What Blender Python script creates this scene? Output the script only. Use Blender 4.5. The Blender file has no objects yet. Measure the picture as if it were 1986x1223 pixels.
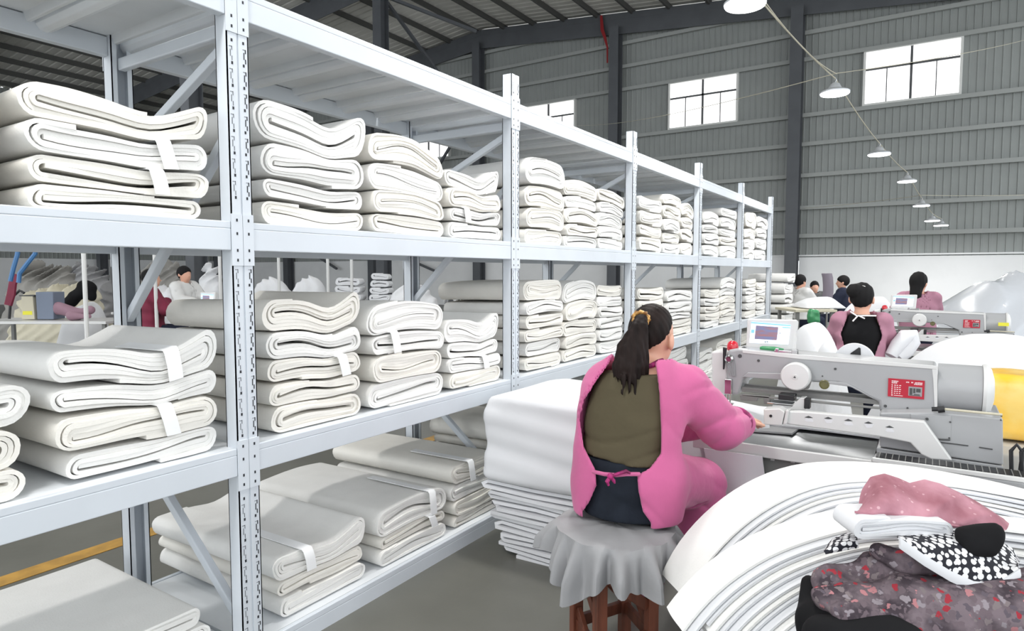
import bpy, math, random
import numpy as np
from mathutils import Vector, noise
random.seed(7); RNG = np.random.default_rng(11)
COL = bpy.context.scene.collection
# ---------------------------------------------------------------- camera maths (1986 x 1223 photograph)
F = 1262.; CX, CY = 993., 611.5; HC = 1.5
TH = math.radians(32.86); PT = math.radians(3.76)
s_, c_ = math.sin(TH), math.cos(TH); sp, cp = math.sin(PT), math.cos(PT)
R3 = np.array((c_, s_, 0.)); F3 = np.array((-s_*cp, c_*cp, -sp)); U3 = np.array((-s_*sp, c_*sp, cp))
D3 = np.array((-s_, c_, 0.))
def ray(u, v):
    return F3 + (u-CX)/F*R3 - (v-CY)/F*U3
def onX(u, v, X):
    r = ray(u, v); t = X/r[0]; return np.array((X, t*r[1], HC+t*r[2]))
def onY(u, v, Y):
    r = ray(u, v); t = Y/r[1]; return np.array((t*r[0], Y, HC+t*r[2]))
def onZ(u, v, Z):
    r = ray(u, v); t = (Z-HC)/r[2]; return np.array((t*r[0], t*r[1], Z))
def atD(u, v, D):
    r = ray(u, v); return np.array((D*r[0], D*r[1], HC+D*r[2]))
# ---------------------------------------------------------------- materials
def lin(c):
    return tuple(((x/255.)/12.92 if x/255. <= .04045 else ((x/255.+.055)/1.055)**2.4) for x in c)
MATS = {}
def mat(name, col, rough=.6, metal=0., var=0., vscale=6., bump=0., bscale=60., col2=None, emis=0., stretch=None, lo=.4, hi=.6, coat=0., trans=0., alpha=1., sheen=0.):
    m = bpy.data.materials.new(name); m.use_nodes = True; nt = m.node_tree
    b = nt.nodes['Principled BSDF']; L = nt.links.new
    c = lin(col)+(1.,)
    b.inputs['Base Color'].default_value = c; b.inputs['Roughness'].default_value = rough; b.inputs['Metallic'].default_value = metal
    if coat: b.inputs['Coat Weight'].default_value = coat
    if trans: b.inputs['Transmission Weight'].default_value = trans
    if alpha < 1: b.inputs['Alpha'].default_value = alpha
    if emis:
        b.inputs['Emission Color'].default_value = c; b.inputs['Emission Strength'].default_value = emis
    if sheen: b.inputs['Sheen Weight'].default_value = sheen
    if var or bump or col2:
        tc = nt.nodes.new('ShaderNodeTexCoord'); mp = nt.nodes.new('ShaderNodeMapping')
        L(tc.outputs['Object'], mp.inputs['Vector'])
        if stretch: mp.inputs['Scale'].default_value = stretch
    if var or col2:
        n = nt.nodes.new('ShaderNodeTexNoise'); n.inputs['Scale'].default_value = vscale; n.inputs['Detail'].default_value = 5
        L(mp.outputs['Vector'], n.inputs['Vector'])
        r = nt.nodes.new('ShaderNodeValToRGB')
        c2 = lin(col2)+(1.,) if col2 else tuple(x*(1-var) for x in c[:3])+(1.,)
        r.color_ramp.elements[0].color = c2; r.color_ramp.elements[1].color = c
        r.color_ramp.elements[0].position = lo; r.color_ramp.elements[1].position = hi
        L(n.outputs['Fac'], r.inputs['Fac']); L(r.outputs['Color'], b.inputs['Base Color'])
    if bump:
        n2 = nt.nodes.new('ShaderNodeTexNoise'); n2.inputs['Scale'].default_value = bscale; n2.inputs['Detail'].default_value = 4
        L(mp.outputs['Vector'], n2.inputs['Vector'])
        bp = nt.nodes.new('ShaderNodeBump'); bp.inputs['Strength'].default_value = bump; bp.inputs['Distance'].default_value = .01
        L(n2.outputs['Fac'], bp.inputs['Height']); L(bp.outputs['Normal'], b.inputs['Normal'])
    MATS[name] = m; return m
M = dict(
 rack=mat('rack_white_paint', (208,214,221), .42, var=.04, vscale=3),
 slot=mat('slot_dark', (38,40,46), .8),
 deck=mat('deck_steel', (222,226,230), .45, var=.06, vscale=4),
 felt=mat('white_felt', (235,234,231), .9, var=.03, vscale=9, bump=.12, bscale=140),
 feltw=mat('warm_white_felt', (235,232,225), .9, var=.03, vscale=9, bump=.12, bscale=140),
 strap=mat('tie_strap_white', (240,241,242), .6),
 sheet=mat('smooth_white_sheet', (220,221,224), .7, var=.02, vscale=4, bump=.05, bscale=30),
 floor=mat('concrete_floor', (108,108,101), .4, var=.16, vscale=1.6, bump=.05, bscale=25),
 yline=mat('yellow_floor_paint', (196,150,66), .5, var=.25, vscale=9),
 clad=mat('grey_cladding', (156,160,158), .55, var=.05, vscale=1.5),
 dado=mat('white_lower_wall', (240,241,242), .7, var=.04, vscale=1.2),
 girt=mat('galvanised_girt', (166,169,167), .6),
 steel=mat('dark_steel_frame', (92,95,100), .55, var=.1, vscale=2),
 roof=mat('roof_sheet', (226,224,218), .6, var=.06, vscale=2),
 purlin=mat('purlin_grey', (84,84,82), .6),
 wframe=mat('window_frame_white', (235,235,232), .4),
 mull=mat('window_mullion_dark', (90,92,94), .4),
 pane=mat('bright_window_glass', (255,255,255), .2, emis=2.2),
 lamp=mat('lamp_lens', (255,255,255), .4, emis=14.),
 lampb=mat('lamp_housing', (205,208,212), .35, metal=.4),
 cable=mat('pale_cable', (196,190,170), .6),
 blackp=mat('black_plastic', (26,27,30), .45),
 dark=mat('dark_grey_part', (70,71,72), .5),
 redc=mat('red_ribbon', (150,24,30), .6),
 mach=mat('machine_light_grey', (164,165,167), .35, var=.02, vscale=3, coat=.2),
 machw=mat('machine_white', (212,212,211), .35, coat=.2),
 machd=mat('machine_mid_grey', (122,122,120), .45),
 inox=mat('brushed_stainless', (140,142,144), .33, metal=.9, var=.1, vscale=5, stretch=(1,30,30)),
 chrome=mat('chrome', (190,190,190), .15, metal=1.),
 redk=mat('red_button', (196,18,42), .25, coat=.6),
 redl=mat('red_label', (176,18,46), .45),
 white=mat('white_print', (245,240,240), .5),
 greyp=mat('grey_print', (150,150,152), .5),
 green=mat('green_plastic', (62,140,92), .35),
 gauge=mat('olive_gauge', (104,100,62), .3),
 scr=mat('screen_white', (226,240,255), .2, emis=.9),
 scrb=mat('screen_blue', (120,180,232), .2, emis=.8),
 scrp=mat('screen_picture', (112,118,150), .2, emis=.55, col2=(150,104,96), vscale=14, stretch=(1,1,6)),
 yellow=mat('yellow_bag', (250,196,62), .25, var=.12, vscale=5, bump=.3, bscale=9, coat=.4, col2=(250,214,120)),
 ylab=mat('yellow_label', (226,220,60), .5),
 wood=mat('red_brown_wood', (112,62,44), .5, var=.35, vscale=5, stretch=(6,6,1), bump=.05),
 greyc=mat('grey_cushion_cloth', (150,150,152), .85, var=.06, vscale=6, bump=.15, bscale=30),
 greyh=mat('grey_cloth_hem', (176,176,178), .8),
 pink=mat('pink_smock', (198,100,146), .8, var=.08, vscale=7, bump=.2, bscale=26, sheen=.2),
 mag=mat('magenta_trim', (170,36,110), .7, col2=(110,16,70), vscale=30),
 olive=mat('olive_shirt', (84,77,60), .85, var=.1, vscale=6, bump=.2, bscale=20),
 jean=mat('dark_jeans', (36,41,50), .85, var=.2, vscale=16, bump=.1, bscale=90),
 skin=mat('skin', (222,170,146), .5, var=.05, vscale=9),
 hair=mat('dark_brown_hair', (36,27,25), .6, var=.5, vscale=30, stretch=(1,1,.12), bump=.3, bscale=60),
 black=mat('black_cloth', (26,26,28), .85, var=.2, vscale=9),
 hairb=mat('black_hair', (30,29,30), .75),
 gold=mat('gold_scrunchie', (206,160,92), .4, metal=.3, col2=(120,80,40), vscale=60),
 dpink=mat('dusty_pink_smock', (176,128,146), .8, var=.06, vscale=6, bump=.1, bscale=20),
 navy=mat('navy_cloth', (40,44,60), .8),
 purple=mat('mauve_cloth', (150,118,132), .8, var=.08, vscale=5),
 maroon=mat('maroon_cloth', (120,30,58), .75, var=.2, vscale=8),
 blue=mat('blue_hose', (66,112,160), .4),
 binb=mat('blue_grey_bin', (112,122,140), .5),
 cardb=mat('cardboard', (178,132,92), .8),
 greyw=mat('grey_garment', (120,112,122), .8),
 plast=mat('clear_plastic_film', (196,200,206), .2, var=.03, vscale=3, bump=.35, bscale=5, coat=.5),
 fabg=mat('grey_bundle_cover', (146,144,140), .85, var=.06, vscale=3, bump=.1, bscale=12),
)
def pattern_mats():
    # pink printed scarf: soft blotches with pale dots
    m = mat('pink_floral_scarf', (188,136,149), .8, bump=.2, bscale=30, col2=(142,86,98), vscale=9, lo=.35, hi=.65)
    nt = m.node_tree; b = nt.nodes['Principled BSDF']; L = nt.links.new
    old = b.inputs['Base Color'].links[0].from_socket
    mp = [n for n in nt.nodes if n.type == 'MAPPING'][0]
    vo = nt.nodes.new('ShaderNodeTexVoronoi'); vo.inputs['Scale'].default_value = 46; L(mp.outputs['Vector'], vo.inputs['Vector'])
    cr = nt.nodes.new('ShaderNodeValToRGB'); cr.color_ramp.elements[0].position = .13; cr.color_ramp.elements[1].position = .2
    cr.color_ramp.elements[0].color = (1,1,1,1); cr.color_ramp.elements[1].color = (0,0,0,1)
    L(vo.outputs['Distance'], cr.inputs['Fac'])
    n3 = nt.nodes.new('ShaderNodeTexNoise'); n3.inputs['Scale'].default_value = 7; L(mp.outputs['Vector'], n3.inputs['Vector'])
    mt = nt.nodes.new('ShaderNodeMath'); mt.operation = 'MULTIPLY'; L(cr.outputs['Color'], mt.inputs[0]); L(n3.outputs['Fac'], mt.inputs[1])
    mx = nt.nodes.new('ShaderNodeMixRGB'); L(mt.outputs[0], mx.inputs['Fac']); L(old, mx.inputs['Color1']); mx.inputs['Color2'].default_value = lin((226,190,196))+(1,)
    L(mx.outputs['Color'], b.inputs['Base Color']); M['scarf'] = m
    # dark garment with small red and grey flowers
    m = mat('dark_floral_print', (116,104,110), .85, bump=.15, bscale=50, col2=(66,58,64), vscale=16)
    nt = m.node_tree; b = nt.nodes['Principled BSDF']; L = nt.links.new
    old = b.inputs['Base Color'].links[0].from_socket; mp = [n for n in nt.nodes if n.type == 'MAPPING'][0]
    vo = nt.nodes.new('ShaderNodeTexVoronoi'); vo.inputs['Scale'].default_value = 62; vo.inputs['Randomness'].default_value = 1
    nz = nt.nodes.new('ShaderNodeTexNoise'); nz.inputs['Scale'].default_value = 55; L(mp.outputs['Vector'], nz.inputs['Vector'])
    sc_ = nt.nodes.new('ShaderNodeVectorMath'); sc_.operation = 'SCALE'; sc_.inputs['Scale'].default_value = .028; L(nz.outputs['Color'], sc_.inputs[0])
    ad = nt.nodes.new('ShaderNodeVectorMath'); L(mp.outputs['Vector'], ad.inputs[0]); L(sc_.outputs[0], ad.inputs[1]); L(ad.outputs[0], vo.inputs['Vector'])
    cr = nt.nodes.new('ShaderNodeValToRGB'); e = cr.color_ramp.elements; cr.color_ramp.interpolation = 'CONSTANT'
    e[0].position = 0; e[0].color = lin((104,92,98))+(1,); e[1].position = .42; e[1].color = lin((150,52,62))+(1,)
    for p, c in ((.52,(140,132,138)),(.66,(92,84,92)),(.78,(170,118,122)),(.86,(120,110,112))):
        q = e.new(p); q.color = lin(c)+(1,)
    sx = nt.nodes.new('ShaderNodeSeparateXYZ'); L(vo.outputs['Color'], sx.inputs[0]); L(sx.outputs[0], cr.inputs['Fac'])
    cr2 = nt.nodes.new('ShaderNodeValToRGB'); cr2.color_ramp.elements[0].position = .44; cr2.color_ramp.elements[1].position = .5
    cr2.color_ramp.elements[0].color = (1,1,1,1); cr2.color_ramp.elements[1].color = (0,0,0,1); L(vo.outputs['Distance'], cr2.inputs['Fac'])
    mx = nt.nodes.new('ShaderNodeMixRGB'); L(cr2.outputs['Color'], mx.inputs['Fac']); L(old, mx.inputs['Color1']); L(cr.outputs['Color'], mx.inputs['Color2'])
    L(mx.outputs['Color'], b.inputs['Base Color']); M['floral'] = m
    # black and white dotted check
    m = mat('black_white_print', (232,232,232), .8)
    nt = m.node_tree; b = nt.nodes['Principled BSDF']; L = nt.links.new
    tc = nt.nodes.new('ShaderNodeTexCoord'); vo = nt.nodes.new('ShaderNodeTexVoronoi'); vo.inputs['Scale'].default_value = 66; vo.inputs['Randomness'].default_value = .35
    L(tc.outputs['Object'], vo.inputs['Vector'])
    cr = nt.nodes.new('ShaderNodeValToRGB'); cr.color_ramp.interpolation = 'CONSTANT'
    cr.color_ramp.elements[1].color = lin((22,23,34))+(1,); cr.color_ramp.elements[0].color = lin((222,222,224))+(1,); cr.color_ramp.elements[1].position = .47
    L(vo.outputs['Distance'], cr.inputs['Fac']); L(cr.outputs['Color'], b.inputs['Base Color']); M['bw'] = m
pattern_mats()
for k in ('hair', 'hairb', 'black', 'floral', 'jean', 'olive', 'pink', 'dpink', 'felt', 'feltw', 'navy'):
    M[k].node_tree.nodes['Principled BSDF'].inputs['Specular IOR Level'].default_value = .15
# ---------------------------------------------------------------- scene objects
def tag(o, label=None, cat=None, group=None, kind=None):
    if label: o['label'] = label
    if cat: o['category'] = cat
    if group: o['group'] = group
    if kind: o['kind'] = kind
    return o
def thing(name, label, cat, loc=(0,0,0), group=None, kind=None):
    o = bpy.data.objects.new(name, None); COL.objects.link(o); o.location = Vector([float(x) for x in loc]); o.empty_display_size = .1
    return tag(o, label, cat, group, kind)
def wloc(o):
    v = Vector((0,0,0))
    while o is not None: v = v+o.location; o = o.parent
    return v
def link_mesh(name, v, f, mats, parent=None, mi=None, smooth=True, base=None, sharp=None):
    """v in world coordinates; base (or the parent's place) becomes the object's origin."""
    me = bpy.data.meshes.new(name)
    v = np.asarray(v, float)
    org = np.array(wloc(parent)) if parent is not None else np.array(base if base is not None else (0,0,0), float)
    me.from_pydata((v-org).tolist(), [], f if isinstance(f, list) else f.tolist())
    for m in (mats if isinstance(mats, (list, tuple)) else [mats]): me.materials.append(m)
    if mi is not None: me.polygons.foreach_set('material_index', np.asarray(mi, dtype=np.int32))
    sm = np.ones(len(me.polygons), bool) if smooth is True else (np.zeros(len(me.polygons), bool) if smooth is False else np.asarray(smooth, bool))
    me.polygons.foreach_set('use_smooth', sm)
    me.update()
    if sharp: me.set_sharp_from_angle(angle=math.radians(sharp))
    o = bpy.data.objects.new(name, me); COL.objects.link(o)
    if parent is not None: o.parent = parent
    else: o.location = Vector(org.tolist())
    return o
class MB:
    def __init__(s): s.v = []; s.f = []; s.m = []; s.s = []
    def add(s, vs, fs, m=0, sm=False):
        b = len(s.v); s.v.extend([tuple(float(x) for x in p) for p in vs])
        for f in fs: s.f.append([b+i for i in f]); s.m.append(m); s.s.append(sm)
        return s
    def box(s, x0, x1, y0, y1, z0, z1, m=0):
        v = [(x, y, z) for z in (z0, z1) for y in (y0, y1) for x in (x0, x1)]
        return s.add(v, [(0,2,3,1),(4,5,7,6),(0,1,5,4),(2,6,7,3),(0,4,6,2),(1,3,7,5)], m)
    def bar(s, p, q, w, h, up=(0,0,1), m=0):
        p, q = np.array(p, float), np.array(q, float); d = q-p; d /= np.linalg.norm(d)
        a = np.cross(d, up); a /= np.linalg.norm(a); b = np.cross(a, d)
        v = [e+sa*a*w/2+sb*b*h/2 for e in (p, q) for sa, sb in ((-1,-1),(1,-1),(1,1),(-1,1))]
        return s.add(v, [(0,1,2,3),(7,6,5,4),(0,4,5,1),(1,5,6,2),(2,6,7,3),(3,7,4,0)], m)
    def prism(s, poly, off, m=0):
        n = len(poly); p = [np.array(a, float) for a in poly]; o = np.array(off, float)
        nr = sum((np.cross(p[i]-p[0], p[(i+1) % n]-p[0]) for i in range(1, n-1)), np.zeros(3))
        if np.dot(nr, o) > 0: p = p[::-1]
        v = p+[a+o for a in p]
        return s.add(v, [tuple(range(n)), tuple(range(2*n-1, n-1, -1))]+[(i, n+i, n+(i+1) % n, (i+1) % n) for i in range(n)], m)
    def tube(s, path, r, n=10, m=0, cap=True):
        P = [np.array(p, float) for p in path]; k = len(P); rr = r if hasattr(r, '__len__') else [r]*k
        vs = []; a = None
        for i in range(k):
            d = P[min(i+1, k-1)]-P[max(i-1, 0)]; d /= (np.linalg.norm(d)+1e-12)
            if a is None: a = np.cross(d, (0,0,1) if abs(d[2]) < .9 else (1,0,0))
            a = a-d*np.dot(a, d); a /= np.linalg.norm(a); b = np.cross(d, a)
            for j in range(n):
                t = 2*math.pi*j/n; vs.append(P[i]+rr[i]*(math.cos(t)*a+math.sin(t)*b))
        fs = [(i*n+j, i*n+(j+1) % n, (i+1)*n+(j+1) % n, (i+1)*n+j) for i in range(k-1) for j in range(n)]
        s.add(vs, fs, m, True)
        if cap:
            s.add(vs[:n], [tuple(range(n))[::-1]], m); s.add(vs[-n:], [tuple(range(n))], m)
        return s
    def lathe(s, prof, org, ax=(0,0,1), n=24, m=0):
        ax = np.array(ax, float); ax /= np.linalg.norm(ax); a = np.cross(ax, (1,0,0) if abs(ax[0]) < .9 else (0,1,0)); a /= np.linalg.norm(a); b = np.cross(ax, a); o = np.array(org, float)
        vs = [o+h*ax+r*(math.cos(2*math.pi*j/n)*a+math.sin(2*math.pi*j/n)*b) for r, h in prof for j in range(n)]
        k = len(prof)
        fs = [(i*n+j, i*n+(j+1) % n, (i+1)*n+(j+1) % n, (i+1)*n+j) for i in range(k-1) for j in range(n)]
        s.add(vs, fs, m, True); s.add(vs[:n], [tuple(range(n))[::-1]], m); s.add(vs[-n:], [tuple(range(n))], m)
        return s
    def build(s, name, mats, parent=None, bevel=0, base=None, seg=2, sharp=38):
        o = link_mesh(name, s.v, s.f, mats, parent, s.m, s.s, base, sharp=sharp if any(s.s) else None)
        if bevel:
            b = o.modifiers.new('bevel', 'BEVEL'); b.width = bevel; b.segments = seg; b.limit_method = 'ANGLE'; b.angle_limit = math.radians(40)
        return o
def dup(root, loc, label, rotz=0., group=None, skip=()):
    r = root.copy(); COL.objects.link(r); r.location = Vector([float(x) for x in loc]); r.rotation_euler = (0,0,rotz); r['label'] = label
    if group: r['group'] = group
    for ch in list(root.children):
        if ch.name.split('.')[0] in skip: continue
        c = ch.copy(); COL.objects.link(c); c.parent = r
        for g in ch.children:
            e = g.copy(); COL.objects.link(e); e.parent = c
    return r
def sheet_grid(name, rows, th, mats, parent=None, base=None, smooth=True, closed=False):
    """a cloth of real thickness over a grid of points; rows: array (n, m, 3)."""
    A = np.array(rows, float); n, m, _ = A.shape
    du = np.gradient(A, axis=0); dv = np.gradient(A, axis=1)
    if closed:
        dv = (np.roll(A, -1, 1)-np.roll(A, 1, 1))/2
    N = np.cross(du, dv); N /= (np.linalg.norm(N, axis=2, keepdims=True)+1e-9)
    V = np.concatenate([(A+N*th/2).reshape(-1, 3), (A-N*th/2).reshape(-1, 3)]); o = n*m; f = []
    mm = m if closed else m-1
    for i in range(n-1):
        for j in range(mm):
            k = (j+1) % m
            f.append((i*m+j, (i+1)*m+j, (i+1)*m+k, i*m+k)); f.append((o+i*m+j, o+i*m+k, o+(i+1)*m+k, o+(i+1)*m+j))
    for j in range(mm):
        k = (j+1) % m
        f.append((j, k, o+k, o+j)); b = (n-1)*m; f.append((b+j, o+b+j, o+b+k, b+k))
    if not closed:
        for i in range(n-1):
            f.append((i*m, o+i*m, o+(i+1)*m, (i+1)*m)); a = i*m+m-1; b = a+m; f.append((a, b, o+b, o+a))
    return link_mesh(name, V, f, mats, parent, smooth=smooth, base=base, sharp=50)
# ---------------------------------------------------------------- signed-distance modelling (bodies, clothing, soft piles)
def caps(P, a, b, ra, rb):
    a = np.asarray(a, float); b = np.asarray(b, float); ab = b-a; t = np.clip(((P-a)@ab)/(ab@ab+1e-12), 0, 1)
    return np.linalg.norm(P-(a+t[..., None]*ab), axis=-1)-(ra+(rb-ra)*t)
def ell(P, c, rad, ax=None):
    q = P-np.asarray(c, float)
    if ax is not None: q = q@np.array(ax, float).T
    q1 = q/np.array(rad); k0 = np.linalg.norm(q1, axis=-1); k1 = np.linalg.norm(q1/np.array(rad), axis=-1)
    return k0*(k0-1)/(k1+1e-9)
def smin(a, b, k):
    h = np.clip(.5+.5*(b-a)/k, 0, 1); return b+(a-b)*h-k*h*(1-h)
def sunion(k, *ds):
    r = ds[0]
    for d in ds[1:]: r = smin(r, d, k)
    return r
def sdf_obj(name, f, lo, hi, h, mats, parent=None, base=None):
    lo = np.array(lo, float); hi = np.array(hi, float); n = np.maximum(np.ceil((hi-lo)/h).astype(int)+1, 3)
    ax = [lo[i]+h*np.arange(n[i]) for i in range(3)]
    G = np.stack(np.meshgrid(*ax, indexing='ij'), -1)
    V = f(G); ins = V < 0
    for i in range(3):                                  # keep it closed inside the box
        sl = [slice(None)]*3
        for e in (0, -1):
            sl[i] = e; ins[tuple(sl)] = False; V[tuple(sl)] = np.maximum(V[tuple(sl)], h*.3)
    nc = n-1; acc = np.zeros(tuple(nc)+(3,)); cnt = np.zeros(tuple(nc))
    def sub(A, o): return A[o[0]:o[0]+nc[0], o[1]:o[1]+nc[1], o[2]:o[2]+nc[2]]
    for a in range(3):
        for p in range(2):
            for q in range(2):
                o0 = [0,0,0]; o0[(a+1) % 3] = p; o0[(a+2) % 3] = q; o1 = list(o0); o1[a] = 1
                v0, v1 = sub(V, o0), sub(V, o1); cr = sub(ins, o0) != sub(ins, o1)
                t = np.where(cr, v0/(np.where(cr, v0-v1, 1)), 0)
                for d in range(3): acc[..., d] += np.where(cr, o0[d]+(t if d == a else 0), 0)
                cnt += cr
    use = cnt > 0; idx = -np.ones(tuple(nc), int); idx[use] = np.arange(use.sum())
    cells = np.argwhere(use); pts = lo+h*(cells+acc[use]/cnt[use][:, None])
    faces = []
    for a in range(3):
        b, c = (a+1) % 3, (a+2) % 3
        s0 = [slice(1, nc[i]) for i in range(3)]; s0[a] = slice(0, nc[a]); s1 = list(s0); s1[a] = slice(1, nc[a]+1)
        A, B = ins[tuple(s0)], ins[tuple(s1)]
        for flip, mk in ((False, A & ~B), (True, ~A & B)):
            e = np.argwhere(mk)
            if not len(e): continue
            off = np.ones(3, int); off[a] = 0; e = e+off
            def at(db, dc):
                k = e.copy(); k[:, b] -= db; k[:, c] -= dc; return idx[k[:, 0], k[:, 1], k[:, 2]]
            q = np.stack([at(1,1), at(0,1), at(0,0), at(1,0)], 1)
            faces.append(q[:, ::-1] if flip else q)
    fa = np.concatenate(faces) if faces else np.zeros((0,4), int)
    return link_mesh(name, pts, fa, mats, parent, smooth=True, base=base)
# ================================================================ the hall
W = 24.; XL, XR, RIDGE = -37., 8., -16.9
def roof_z(x): return 12.15-.099*abs(x-RIDGE)
def st(o): o['kind'] = 'structure'; return o
g = MB(); g.box(XL-1, XR+3, -8, W+.3, -.1, 0); st(g.build('floor', M['floor']))
xa = onZ(110, 1092, 0)[0]
g = MB(); g.box(xa-.06, xa+.06, -4, 22, 0, .003); st(g.build('trim_floor_line', M['yline']))
def ribs(g, x0, x1, z0, ztop, y, pitch=.2, depth=.02):
    xs = []; x = x0; k = 0
    while x < x1-1e-6:
        for dx, dp in ((0,0),(.145,0),(.16,1),(.185,1)):
            if x+dx < x1: xs.append((x+dx, y-dp*depth))
        x += pitch
    xs.append((x1, y)); n = len(xs)
    vs = [(a, b, z0) for a, b in xs]+[(a, b, ztop(a)) for a, b in xs]
    g.add(vs, [(i, i+1, n+i+1, n+i) for i in range(n-1)])
WIN = [(-2.1,.52), (-8.5,-5.97), (-14.93,-12.37), (-21.4,-18.83)]
Z0, Z1 = 6.79, 8.53
g = MB(); ribs(g, XL, XR, 1.9, lambda x: Z0, W); ribs(g, XL, XR, Z1, roof_z, W)
cuts = sorted(WIN); x = XL
for a, b in cuts: ribs(g, x, a, Z0, lambda q: Z1, W); x = b
ribs(g, x, XR, Z0, lambda q: Z1, W)
st(g.build('wall_far', M['clad']))
g = MB()
n = len(range(int((W+6)/.2))); ys = []
y = -6.
while y < W:
    for dy, dp in ((0,0),(.145,0),(.16,1),(.185,1)): ys.append((y+dy, XL+dp*.03))
    y += .2
k = len(ys); g.add([(b, a, 1.9) for a, b in ys]+[(b, a, roof_z(XL)) for a, b in ys], [(i, i+1, k+i+1, k+i) for i in range(k-1)])
st(g.build('wall_left', M['clad']))
g = MB(); g.box(XL, -4.2, W-.12, W+.1, 0, 2.05).box(-4.2+.36, XR, W-.12, W+.1, 0, 2.02); st(g.build('wall_far_lower', M['dado']))
g = MB(); g.box(XL, XR, W-.16, W+.1, 2.05, 2.1); st(g.build('trim_wall_cap', M['dado']))
g = MB(); g.box(XL-.1, XL+.12, -6, W-.2, 0, 2.2); st(g.build('wall_left_lower', M['dado']))
# roof sheets, one slope each side of the ridge
for nm, xs in (('ceiling_left', (XL, RIDGE)), ('ceiling_right', (RIDGE, XR))):
    g = MB(); y = -3.; pts = []
    xx = xs[0]; vs = []; cols = []
    while xx < xs[1]:
        for dx, dp in ((0,0),(.2,0),(.23,1),(.27,1)):
            if xx+dx <= xs[1]: cols.append((xx+dx, .03*dp))
        xx += .3
    cols.append((xs[1], 0))
    # corrugation runs down the slope, so the profile repeats along Y
    ysr = []; y = -8.
    while y < W+.2:
        for dy, dp in ((0,0),(.24,0),(.27,1),(.32,1)): ysr.append((y+dy, .03*dp))
        y += .36
    k = len(ysr); a, b = xs
    g.add([(a, q, roof_z(a)+p) for q, p in ysr]+[(b, q, roof_z(b)+p) for q, p in ysr], [(i, k+i, k+i+1, i+1) for i in range(k-1)])
    st(g.build(nm, M['roof']))
# purlins run the length of the hall under the roof
i = 0; x = XL+1
while x < XR:
    z = roof_z(x)-.12
    g = MB(); g.box(x-.04, x+.04, -6, W, z-.1, z+.1)
    st(g.build('purlin', M['purlin'])); x += 1.45; i += 1
# portal frames: far one stands at the gable
for Y in (W-.35, 17., 10., 3.):
    for side, (a, b) in (('l', (XL, RIDGE)), ('r', (RIDGE, XR))):
        g = MB(); h = .55 if Y > 20 else .6
        poly = [(a, Y, roof_z(a)-.25), (b, Y, roof_z(b)-.25), (b, Y, roof_z(b)-.25-h), (a, Y, roof_z(a)-.25-h)]
        g.prism(poly, (0, .02, 0))
        for zz in (0, h): g.bar((a, Y+.01, roof_z(a)-.25-zz), (b, Y+.01, roof_z(b)-.25-zz), .24, .03, (0,1,0))
        st(g.build('rafter_beam', M['steel']))
for X in (-4.03, -10.51, -16.99, -23.47, -29.95, -36.4):
    g = MB(); zt = roof_z(X)-.7
    g.box(X-.19, X+.19, W-.62, W-.6, 0, zt).box(X-.19, X+.19, W-.22, W-.2, 0, zt).box(X-.015, X+.015, W-.6, W-.22, 0, zt)
    st(g.build('column', M['steel']))
for X, Y in ((-16.4, 17.), (-36.4, 17.), (-36.4, 10.), (-16.4, 10.)):
    g = MB(); zt = roof_z(X)-.75
    g.box(X-.19, X+.19, Y-.2, Y-.18, 0, zt).box(X-.19, X+.19, Y+.18, Y+.2, 0, zt).box(X-.015, X+.015, Y-.18, Y+.18, 0, zt)
    st(g.build('column', M['steel']))
for k, (p, q) in enumerate((((-17.1, W-.45, 8.9), (-19.2, W-.45, 6.4)), ((-16.2, 17, 11.0), (-14.2, 19.6, 10.2)), ((-20., 17, 10.9), (-16.6, 17, 8.4)), ((-16.4, 16.9, 11.2), (-16.4, 20.5, 9.0)),
        ((-23.3, W-.5, 2.9), (-19.5, W-.5, 1.6)), ((-29.5, W-.5, 3.3), (-26, W-.5, 1.7)))):
    g = MB(); g.bar(p, q, .1, .1); st(g.build('brace_beam', M['steel']))
for k, z in enumerate((2.75, 3.69, 4.76, 5.79, 6.74, 8.56, 9.42, 10.29, 11.1)):
    g = MB()
    lim = XL if z < 10.2 else RIDGE-(12-z)/.099+4
    top = XR if z < 9.6 else RIDGE+(11.9-z)/.099
    g.box(max(XL, lim), min(XR, top), W-.2, W-.03, z-.05, z+.05).box(max(XL, lim), min(XR, top), W-.21, W-.19, z-.08, z+.05)
    st(g.build('trim_girt', M['girt']))
for k, z in enumerate((3.2, 4.6, 6.0, 7.4, 8.8)):
    g = MB(); g.box(XL+.03, XL+.2, -6, W-.3, z-.05, z+.05); st(g.build('trim_girt_left', M['girt']))
for k, (a, b) in enumerate(WIN):
    w = thing('window_%d' % (k+1), None, None, ((a+b)/2, W-.1, Z0), kind='structure')
    g = MB(); t = .07
    g.box(a, a+t, W-.16, W+.05, Z0, Z1).box(b-t, b, W-.16, W+.05, Z0, Z1).box(a+t, b-t, W-.16, W+.05, Z0, Z0+t).box(a+t, b-t, W-.16, W+.05, Z1-t, Z1)
    g.build('window_frame', M['wframe'], w)
    zt = Z0+.62*(Z1-Z0)+.06; mx = (a+b)/2
    g = MB(); g.box(mx-.035, mx+.035, W-.1, W, Z0+t, Z1-t).box(a+t, b-t, W-.1, W, zt-.03, zt+.03)
    for q in (a+(b-a)*.25, a+(b-a)*.75): g.box(q-.014, q+.014, W-.09, W-.01, Z0+t, zt-.03)
    g.build('mullion', M['mull'], w)
    for q0, q1, z0, z1 in [(a+t, mx-.035, zt+.03, Z1-t), (mx+.035, b-t, zt+.03, Z1-t)]+[(a+t+(i*(b-a-2*t)/4), a+t+((i+1)*(b-a-2*t)/4), Z0+t, zt-.03) for i in range(4)]:
        g = MB(); g.box(q0, q1, W-.04, W-.03, z0, z1); g.build('window_pane', M['pane'], w)
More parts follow.
